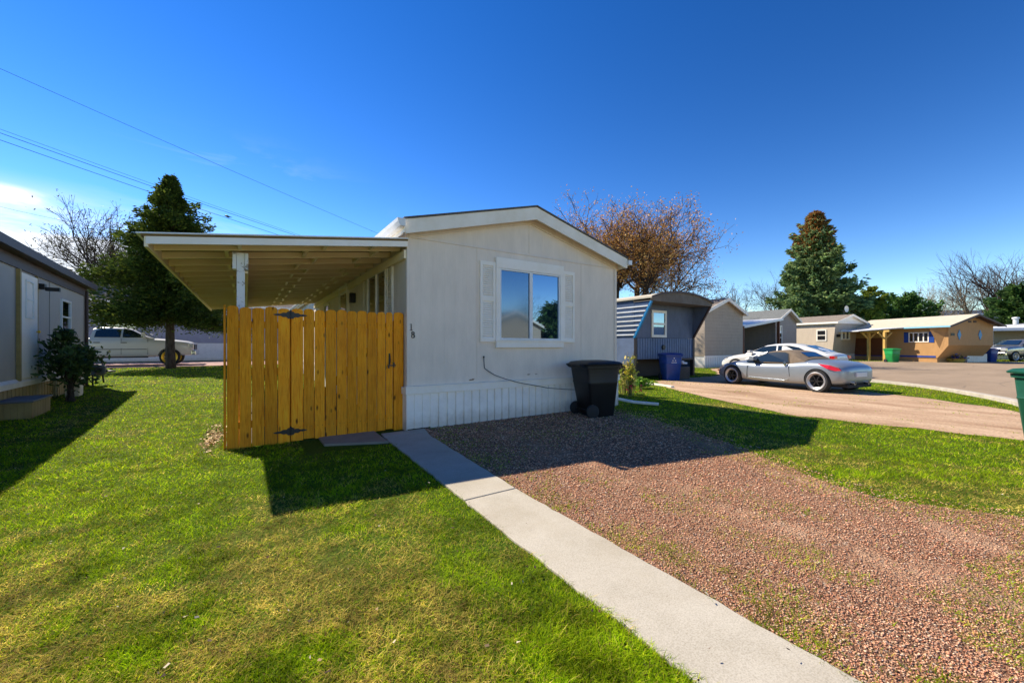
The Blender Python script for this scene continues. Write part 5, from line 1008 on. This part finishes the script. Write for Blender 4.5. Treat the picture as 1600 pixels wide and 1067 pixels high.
# ---------------------------------------------------------------- trees
def tubes_mesh(segs, sides=4):
    """segs: array n x 8 (p0, r0, p1, r1)"""
    S = np.asarray(segs, float); n = len(S); p0, r0, p1, r1 = S[:, 0:3], S[:, 3], S[:, 4:7], S[:, 7]; d = p1 - p0; d /= (np.linalg.norm(d, axis=1, keepdims=True) + 1e-9)
    a = np.where(np.abs(d[:, 2:3]) > .9, np.array([[1., 0, 0]]), np.array([[0, 0, 1.]])); u = np.cross(d, a); u /= np.linalg.norm(u, axis=1, keepdims=True); v = np.cross(d, u)
    V = np.empty((n, 2 * sides, 3)); F = []
    for k in range(sides):
        t = 2 * math.pi * k / sides; w_ = u * math.cos(t) + v * math.sin(t); V[:, k] = p0 + w_ * r0[:, None]; V[:, sides + k] = p1 + w_ * r1[:, None]
        F.append([k, (k + 1) % sides, sides + (k + 1) % sides, sides + k])
    F = np.array(F); return V.reshape(-1, 3), (np.arange(n)[:, None, None] * 2 * sides + F).reshape(-1)
def bare_tree(label, loc, H, spread, seed, mat, name='bare_tree', stems=1, levels=5, leafcol=None, nleaf=0, thin=1.0, group=None, first=.28, twig=.5, lsize=.12, trunk=.022, lean=0, wander=.12):
    rr = random.Random(seed); t_ = tag(empty(name, loc), label, 'tree', group); big = []; small = []; tips = []
    def grow(p, d, ln, r, lv):
        k = 4 if lv < 3 else 2; q = p
        for i in range(k):
            d = (d + Vector((rr.uniform(-1, 1), rr.uniform(-1, 1), rr.uniform(-.4, 1.0))) * wander).normalized(); n_ = q + d * ln / k; ra = r * (1 - .45 * i / k); rb = r * (1 - .45 * (i + 1) / k)
            (big if lv < 2 else small).append((*q, ra * thin, *n_, rb * thin)); q = n_
            if lv >= 1 and i >= k // 2 - 1 and lv < levels and rr.random() < .75: br(q, d, ln * rr.uniform(.45, .75), rb * .6, lv + 1, rr.uniform(25, 60))
        if lv >= levels: tips.append((q, d)); return
        nb = 3 if lv < 2 else 2
        for j in range(nb): br(q, d, ln * rr.uniform(.62, .88), r * .55 * rr.uniform(.8, 1.1), lv + 1, rr.uniform(12, 42) * spread)
    def br(q, d, ln, r, lv, ang):
        ax = Vector((rr.uniform(-1, 1), rr.uniform(-1, 1), rr.uniform(-1, 1))); ax = d.cross(ax).normalized(); nd = Matrix.Rotation(R(ang), 3, ax) @ d; grow(q, nd, ln, max(r, .006), lv)
    for s_ in range(stems):
        a = 2 * math.pi * s_ / stems + rr.uniform(-.4, .4); tl = (.10 + .38 * rr.random()) * spread if stems > 1 else .05
        grow(Vector((math.cos(a) * .15, math.sin(a) * .15, 0)) if stems > 1 else Vector((0, 0, 0)), Vector((math.cos(a) * tl + lean, math.sin(a) * tl, 1)).normalized(), H * first, H * trunk / math.sqrt(stems), 0)
    top = max(t[0].z for t in tips); f = H / top
    def scl(a): a = np.array(a); a[:, [0, 1, 2, 4, 5, 6]] *= f; return a
    V, F = tubes_mesh(scl(big), 7); npmesh('trunk', V, np.full(len(F) // 4, 4), F, mat=M[mat], parent=t_, smooth=True)
    V, F = tubes_mesh(scl(small), 3); npmesh('crown', V, np.full(len(F) // 4, 4), F, mat=M[mat], parent=t_)
    if nleaf:
        n = nleaf; T = np.array([tuple(t[0] * f) for t in tips]); P = T[rs.randint(0, len(T), n)] + rs.randn(n, 3) * twig; leafquads('leaves', P, lsize, np.array(leafcol), t_, M['leaf_thin'])
    return t_
def leafquads(name, P, size, cols, parent, mat, up=.0, stretch=1.8):
    n = len(P); a = rs.randn(n, 3); a[:, 2] += up; a /= np.linalg.norm(a, axis=1, keepdims=True); b = np.cross(a, rs.randn(n, 3)); b /= np.linalg.norm(b, axis=1, keepdims=True); s = (size * (.5 + rs.rand(n)))[:, None]
    V = np.stack([P - a * s * stretch / 2, P + b * s * .4, P + a * s * stretch / 2, P - b * s * .4], 1); c = cols[rs.randint(0, len(cols), n)] * (.7 + .6 * rs.rand(n, 1))
    return npmesh(name, V.reshape(-1, 3), np.full(n, 4), np.arange(n * 4), c, mat, parent)
def spruce(label, loc, H, Rr, z0, seed, n_b=260, n_s=150, cols=None, topcol=None, size=.24, name='spruce_tree', trunk=.22, droop=.28, power=.85, group=None, gap=.0, ragged=.35):
    t_ = tag(empty(name, loc), label, 'tree', group); rg = np.random.RandomState(seed); q = MB(); nk = 10
    q.tube([(rg.randn() * .02, rg.randn() * .02, H * .97 * k / nk - .1) for k in range(nk + 1)], trunk, 10, r1=.02); q.build('trunk', M['bark'], t_, smooth=True)
    zf = rg.rand(n_b) ** 1.15; zb = z0 + (H - z0) * zf * .985; az = rg.rand(n_b) * 2 * np.pi; env = (1 - zf) ** power * Rr; env = env * (1 + .22 * np.sin(az * 3 + seed + zf * 5) + .12 * np.sin(az * 7 + zf * 17))
    Ln = np.maximum(env * (1 - ragged * rg.rand(n_b)), .12 + .1 * rg.rand(n_b)); P = []; D = []; tt = []; segs = []
    for i in range(n_b):
        m = max(14, int(n_s * (.2 + Ln[i] / Rr))); u = rg.rand(m) ** .65; L0 = Ln[i]; ca, sa = math.cos(az[i]), math.sin(az[i]); rise = .10 + .5 * zf[i]
        zz = zb[i] + L0 * (rise * u - droop * u * u * 1.6 + .16 * u ** 4); wdt = (.10 + .26 * L0 * u * (1.25 - u)); off = rg.randn(m) * wdt * .75
        P.append(np.stack([ca * L0 * u - sa * off, sa * L0 * u + ca * off, zz - np.abs(off) * .25 + rg.randn(m) * (.05 + .04 * L0)], 1)); dd = np.stack([ca - sa * off * 1.2, sa + ca * off * 1.2, np.full(m, .15)], 1); D.append(dd); tt.append(np.full(m, zf[i]))
        segs.append((0, 0, zb[i], .02 + .012 * L0, ca * L0 * .85, sa * L0 * .85, zb[i] + L0 * (rise * .85 - droop * 1.15), .006))
    P = np.concatenate(P); D = np.concatenate(D) + rg.randn(len(P), 3) * .45; D /= np.linalg.norm(D, axis=1, keepdims=True); zf_ = np.concatenate(tt); n = len(P)
    V, F = tubes_mesh(segs, 3); npmesh('branches', V, np.full(len(F) // 4, 4), F, mat=M['bark'], parent=t_)
    b = np.cross(D, rg.randn(n, 3)); b /= np.linalg.norm(b, axis=1, keepdims=True); c2 = np.cross(D, b); s = (size * (.55 + .8 * rg.rand(n)))[:, None]
    V = np.stack([P - D * s * .5, P + b * s * .20, P + D * s * .62, P - b * s * .20, P - D * s * .5, P + c2 * s * .20, P + D * s * .6, P - c2 * s * .20], 1)
    cl = cols[rg.randint(0, len(cols), n)] * (.65 + .7 * rg.rand(n, 1)); br_ = np.repeat(rg.rand(n_b), [len(x_) for x_ in tt])[:, None]; cl = cl * (.75 + .5 * br_)
    if topcol is not None: pr = np.clip((zf_ - .62) * 2.6, 0, .85); k = rg.rand(n) < pr; cl[k] = np.array(topcol) * (.7 + .6 * rg.rand(int(k.sum()), 1))
    npmesh('crown', V.reshape(-1, 3), np.full(n * 2, 4), np.arange(n * 8), np.repeat(cl, 2, 0), M['leaf'], t_); return t_
GC = np.array([(.035, .075, .022), (.05, .10, .025), (.075, .125, .03), (.03, .06, .02)]); BC = np.array([(.05, .085, .05), (.07, .11, .06), (.095, .135, .065), (.035, .065, .035)]); YC = np.array([(.12, .15, .02), (.16, .18, .03), (.07, .10, .02)])
x_, y_ = PD(266, 19.5); spruce('tall dark spruce on the lawn in front of the white pickup', (x_, y_, .12), 9.5, 3.5, 2.5, 3, 500, 320, GC * 1.5 * np.array([1.35, 1, .6]), size=.15, droop=.26, trunk=.21, power=.80, ragged=.62)
x_, y_ = PD(1274, 55); spruce('large blue-green spruce with brown cones at its tip behind the small homes', (x_, y_, -.3), 20.2, 6.0, 1.0, 5, 620, 210, BC * 3.4 * np.array([1.15, 1, .8]), topcol=(.34, .16, .05), size=.55, droop=.10, trunk=.4, power=.62, ragged=.35)
x_, y_ = PD(1362, 56); spruce('small yellowish conifer with a pointed tip behind the ochre home', (x_, y_, 0), 9.6, 3.4, .5, 8, 200, 110, YC * 2.2, size=.42, droop=.02, trunk=.15, power=.6)
x_, y_ = PD(1345, 52); spruce('low golden green shrubby conifer beside the large spruce', (x_, y_, 0), 6.4, 3.2, .3, 9, 160, 110, YC * 2.2, size=.40, droop=-.1, trunk=.12, power=.45, name='conifer_bush')
x_, y_ = PD(1412, 56); spruce('dark green spreading conifer behind the middle of the ochre roof', (x_, y_, 0), 8.0, 4.6, .3, 10, 220, 130, GC * 2.6, size=.42, droop=-.12, trunk=.15, power=.38, ragged=.6, name='conifer_bush')
x_, y_ = PD(1445, 54); spruce('low dark conifer beside the pale twiggy tree', (x_, y_, 0), 5.6, 2.8, .3, 12, 140, 100, GC * 2.6, size=.38, droop=-.1, trunk=.12, power=.42, ragged=.5, name='conifer_bush')
x_, y_ = PD(1597, 50); spruce('dark rounded conifer rising behind the grey home', (x_, y_, 0), 8.6, 4.6, .3, 13, 260, 130, GC * 1.9, size=.42, droop=.02, trunk=.2, power=.42)
x_, y_ = PD(968, 33); bare_tree('spreading brown tree with dry seed clusters behind the blue trailer', (x_, y_, 0), 13.4, 1.12, 21, 'bark_red', stems=4, levels=6, leafcol=[(.62, .30, .07), (.48, .22, .05), (.68, .42, .14)], nleaf=56000, twig=.26, lsize=.072, first=.24, trunk=.036, thin=1.9)
x_, y_ = PD(222, 29); bare_tree('sparsely leaved tree rising behind the dark spruce', (x_, y_, .3), 12.4, .85, 22, 'bark', stems=2, levels=6, leafcol=[(.10, .12, .03), (.13, .12, .04)], nleaf=5000, twig=.3, lsize=.07, first=.26, thin=1.9)
x_, y_ = PD(1166, 60); bare_tree('bare leafless tree behind the grey gabled home', (x_, y_, 0), 11.4, .8, 23, 'bark_red', levels=5, first=.3, thin=1.4)
x_, y_ = PD(1212, 64); bare_tree('bare leafless tree half hidden by the large spruce', (x_, y_, 0), 14.4, .95, 24, 'bark', levels=6, first=.25)
x_, y_ = PD(1388, 66); bare_tree('thin bare tree between the two conifers', (x_, y_, 0), 11.5, .7, 25, 'bark', levels=5, first=.3)
x_, y_ = PD(1468, 62); bare_tree('pale cream twiggy tree behind the ochre ridge', (x_, y_, 0), 12.4, .75, 26, 'bark_pale', stems=4, levels=5, first=.25, thin=1.5)
x_, y_ = PD(1490, 60); bare_tree('low pale brush spreading at the foot of the cream twiggy tree', (x_, y_, 0), 7.5, 1.3, 36, 'bark_pale', stems=5, levels=5, first=.25, thin=1.0, name='bare_shrub')
for px_, d_, h_, sd_, lb in ((1530, 60, 15.2, 27, 'first bare tree to the right of the pale twiggy one'), (1556, 62, 15.8, 28, 'middle bare tree of the three behind the ochre gable'), (1592, 58, 16.4, 29, 'tallest bare tree above the dark rounded conifer')):
    x_, y_ = PD(px_, d_); bare_tree(lb, (x_, y_, 0), h_, .75, sd_, 'bark_red', stems=2, levels=5, first=.26, thin=1.4, group='bare trees behind the ochre home')
spruce('bushy evergreen across the street mirrored in the right pane', (25.5, -18, 0), 5.2, 3.2, .3, 41, 120, 90, GC * 2, size=.4, droop=0, trunk=.15, power=.4, name='conifer_bush')
spruce('evergreen clump further along the street mirrored in the window', (31.5, -19, 0), 4.6, 3.4, .3, 42, 120, 90, YC, size=.4, droop=0, trunk=.15, power=.4, name='conifer_bush')
bare_tree('leafless tree across the street mirrored in the front window', (27, -26, 0), 8, .9, 43, 'bark', levels=5)
# bush beside the left home, plants by the corner
def bush(name, label, loc, pts, n, size, cols, stems, mat='leaf'):
    t_ = tag(empty(name, loc), label, 'bush'); P = []; q = MB()
    for i in range(stems):
        c_ = pts[i % len(pts)]; e = Vector((c_[0] + rnd.uniform(-.15, .15), c_[1] + rnd.uniform(-.15, .15), c_[2] + rnd.uniform(-.1, .25))); m_ = Vector((e.x * .35 + rnd.uniform(-.05, .05), e.y * .35, e.z * .55)); q.tube([(rnd.uniform(-.08, .08), rnd.uniform(-.08, .08), 0), m_, e], .013, 5, r1=.004)
    q.build('stems', M['bark'], t_)
    for c_ in pts: P.append(np.array(c_[:3]) + rs.randn(n // len(pts), 3) * np.array([c_[3], c_[3], c_[3] * .8]))
    leafquads('foliage', np.concatenate(P), size, cols, t_, M[mat]); return t_
bush('leafy_bush', 'dark leafy bush growing against the left home by its door', (-3.35, 13.2, .05), [(0, 0, .85, .20), (.05, .35, .9, .18), (-.05, -.35, .85, .19), (-.1, -.1, 1.25, .15), (.0, .65, 1.05, .14), (0, .2, .6, .2), (-.05, -.2, 1.5, .07), (-.1, .85, .95, .10)], 2300, .07, np.array([(.06, .11, .03), (.09, .14, .04), (.04, .07, .02)]), 18)
def stalks(name, label, loc, n, hh, spread, cols, leafn, flower=None):
    t_ = tag(empty(name, loc), label, 'plant'); q = MB(); P = []; T = []
    for i in range(n):
        a = rnd.uniform(0, 6.28); r_ = rnd.uniform(0, spread); h_ = hh * rnd.uniform(.55, 1.05); bx, by = math.cos(a) * r_ * .5, math.sin(a) * r_ * .5; tx, ty = math.cos(a) * r_ * 1.3, math.sin(a) * r_ * 1.3
        q.tube([(bx, by, 0), ((bx + tx) / 2, (by + ty) / 2, h_ * .55), (tx, ty, h_)], .006, 4, (.36, .27, .12) if rnd.random() < .6 else (.2, .25, .06), r1=.002)
        for k in range(leafn): u = rnd.uniform(.35, 1); P.append((bx + (tx - bx) * u + rnd.gauss(0, .035), by + (ty - by) * u + rnd.gauss(0, .035), h_ * u))
    q.build('stems', M['stone'], t_); leafquads('foliage', np.array(P), .06, cols, t_, M['leaf_thin'], .3)
    if flower: leafquads('flowers', np.array([(rnd.gauss(0, .12), rnd.gauss(0, .12), rnd.uniform(.1, .3)) for _ in range(26)]), .05, np.array([flower]), t_, M['leaf_thin'])
    return t_
x_, y_ = PD(985, 10.4); stalks('garden_plant', 'clump of yellow tipped stalks by the corner of the beige home', (x_, y_, 0), 40, 1.12, .17, np.array([(.60, .50, .04), (.42, .46, .05), (.66, .52, .14)]), 6, (.55, .05, .07))
x_, y_ = PD(976, 10.9); stalks('garden_plant', 'shorter straw coloured tuft behind the yellow stalks', (x_, y_, 0), 30, .7, .26, np.array([(.45, .40, .10), (.3, .38, .05)]), 5)
x_, y_ = PD(1000, 12.2); stalks('garden_plant', 'low green leafy tuft on the grass before the blue trailer', (x_, y_, 0), 30, .35, .3, np.array([(.12, .26, .03), (.2, .34, .04)]), 14)
# things by the blue trailer
x_, y_ = PD(1062, 15.6); hp = tag(empty('rubbish_heap', (x_, y_, 0)), 'small white plastic rubbish beside the navy blue bin', 'rubbish'); q = MB()
for i in range(7): a, b_, c_ = rnd.uniform(-.2, .35), rnd.uniform(-.1, .3), rnd.uniform(.55, .8); s_ = rnd.uniform(.05, .1); q.box(a - s_, a + s_, b_ - s_, b_ + s_ * .6, c_ - s_ * .5, c_ + s_ * .4)
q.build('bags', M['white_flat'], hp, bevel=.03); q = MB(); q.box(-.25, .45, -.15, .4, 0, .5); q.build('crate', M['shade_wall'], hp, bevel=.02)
a_, b_ = G(1004, 599), G(1051, 606); q = MB(); q.bar((a_[0], a_[1], .04), (b_[0], b_[1], .04), .12, .05); tag(q.build('lumber_plank', M['cream']), 'pale plank lying on the grass in front of the blue trailer', 'plank')
# planter and boxes near the ochre home
x_, y_ = PD(1493, 31.2); pl = tag(empty('planter', (x_, y_, 0)), 'round yellow planter with small flowers before the ochre home', 'planter'); q = MB(); q.lathe([(.0, 0), (.42, 0), (.5, .15), (.58, .28), (.60, .30), (.52, .30), (.45, .2), (0, .2)], 18); q.build('bowl', plain('yellow_tub', (.5, .36, .06), .6), pl); leafquads('blossoms', rs.randn(260, 3) * [.26, .26, .10] + [0, 0, .42], .10, np.array([(.25, .14, .07), (.05, .08, .35), (.15, .17, .05)]), pl, M['leaf_thin'])
x_, y_ = PD(1519, 32.0); cr = tag(empty('plank_box', (x_, y_, 0), R(-24)), 'low pale plank box beside the blue wheeled bin', 'box'); q = MB(); q.box(-1.0, 1.0, -.3, .3, 0, .66); q.build('box', M['cream'], cr)
q = MB(); [q.box(-1.0 + i * .2, -1.0 + i * .2 + .18, -.32, -.301, .0, .66) for i in range(10)]; q.build('planks', M['cream'], cr)
# ---------------------------------------------------------------- overhead wires and the bird
def wire_pts(a, b, sag, n=28): return [tuple(Vector(a).lerp(Vector(b), i / n) + Vector((0, 0, -4 * sag * (i / n) * (1 - i / n)))) for i in range(n + 1)]
def at(px, py, d): x_, y_ = PD(px, d); return (x_, y_, EYE + (HOR - py) / FPX * d)
def ext(a, b, u, v): a, b = Vector(a), Vector(b); return tuple(a + (b - a) * -u), tuple(a + (b - a) * (1 + v))
for (a, b, r_, lb) in ((at(0, 104, 15), at(600, 368, 27), .008, 'thin upper wire crossing the sky down to the beige roof'), (at(0, 199, 18), at(475, 369, 29), .008, 'thin topmost wire of the bundle passing the spruce tip'),
                       (at(0, 205, 18), at(468, 369, 29), .013, 'middle wire of the bundle passing the spruce tip'), (at(0, 216, 18.3), at(443, 369, 29), .013, 'lowest wire of the bundle, the one the bird sits on'), (at(0, 321, 26), at(150, 354, 32), .007, 'faint low wire in front of the white cloud')):
    a2, b2 = ext(a, b, .35, .15); q = MB(); q.tube(wire_pts(a2, b2, .12), r_, 5); tag(q.build('overhead_wire', M['wire']), lb, 'wire', 'overhead wires')
a, b = Vector(at(0, 216, 18.3)), Vector(at(443, 369, 29)); a2, b2 = [Vector(v) for v in ext(a, b, .35, .15)]
best = min((abs((lambda p: 800 + FPX * (p.x * math.cos(YAW) - p.y * math.sin(YAW)) / (p.x * math.sin(YAW) + p.y * math.cos(YAW)))(a2.lerp(b2, t / 400)) - 356), t / 400) for t in range(401))[1]
pb = a2.lerp(b2, best) + Vector((0, 0, -4 * .12 * best * (1 - best)))
q = MB(); bird = [(.17, .012, .010), (.13, .02, .02), (.10, .045, .045), (.04, .065, .07), (-.04, .06, .065), (-.10, .03, .03), (-.22, .02, .008)]; zc = [.10, .10, .10, .06, .02, -.02, -.07]
q.loft([[(x__, math.cos(t_) * w__, z__ + math.sin(t_) * h__ + .06) for t_ in [2 * math.pi * k / 8 for k in range(8)]] for (x__, w__, h__), z__ in zip(bird, zc)]); q.tube([(0, .015, .02), (0, .015, -.01)], .005, 4).tube([(0, -.015, .02), (0, -.015, -.01)], .005, 4)
bo = q.build('bird', M['black'], smooth=True); bo.location = tuple(pb + Vector((0, 0, .02))); bo.rotation_euler = (0, R(15), R(150)); bo.scale = (1.15, 1.15, 1.15); tag(bo, 'small dark bird perched on the lowest wire', 'bird')
# hills
me_ = MB(); me_.v = m_.v; me_.f = m_.f; me_.c = m_.c; ho = me_.build('hills', M['hill'], smooth=True); tag(ho, kind='structure')
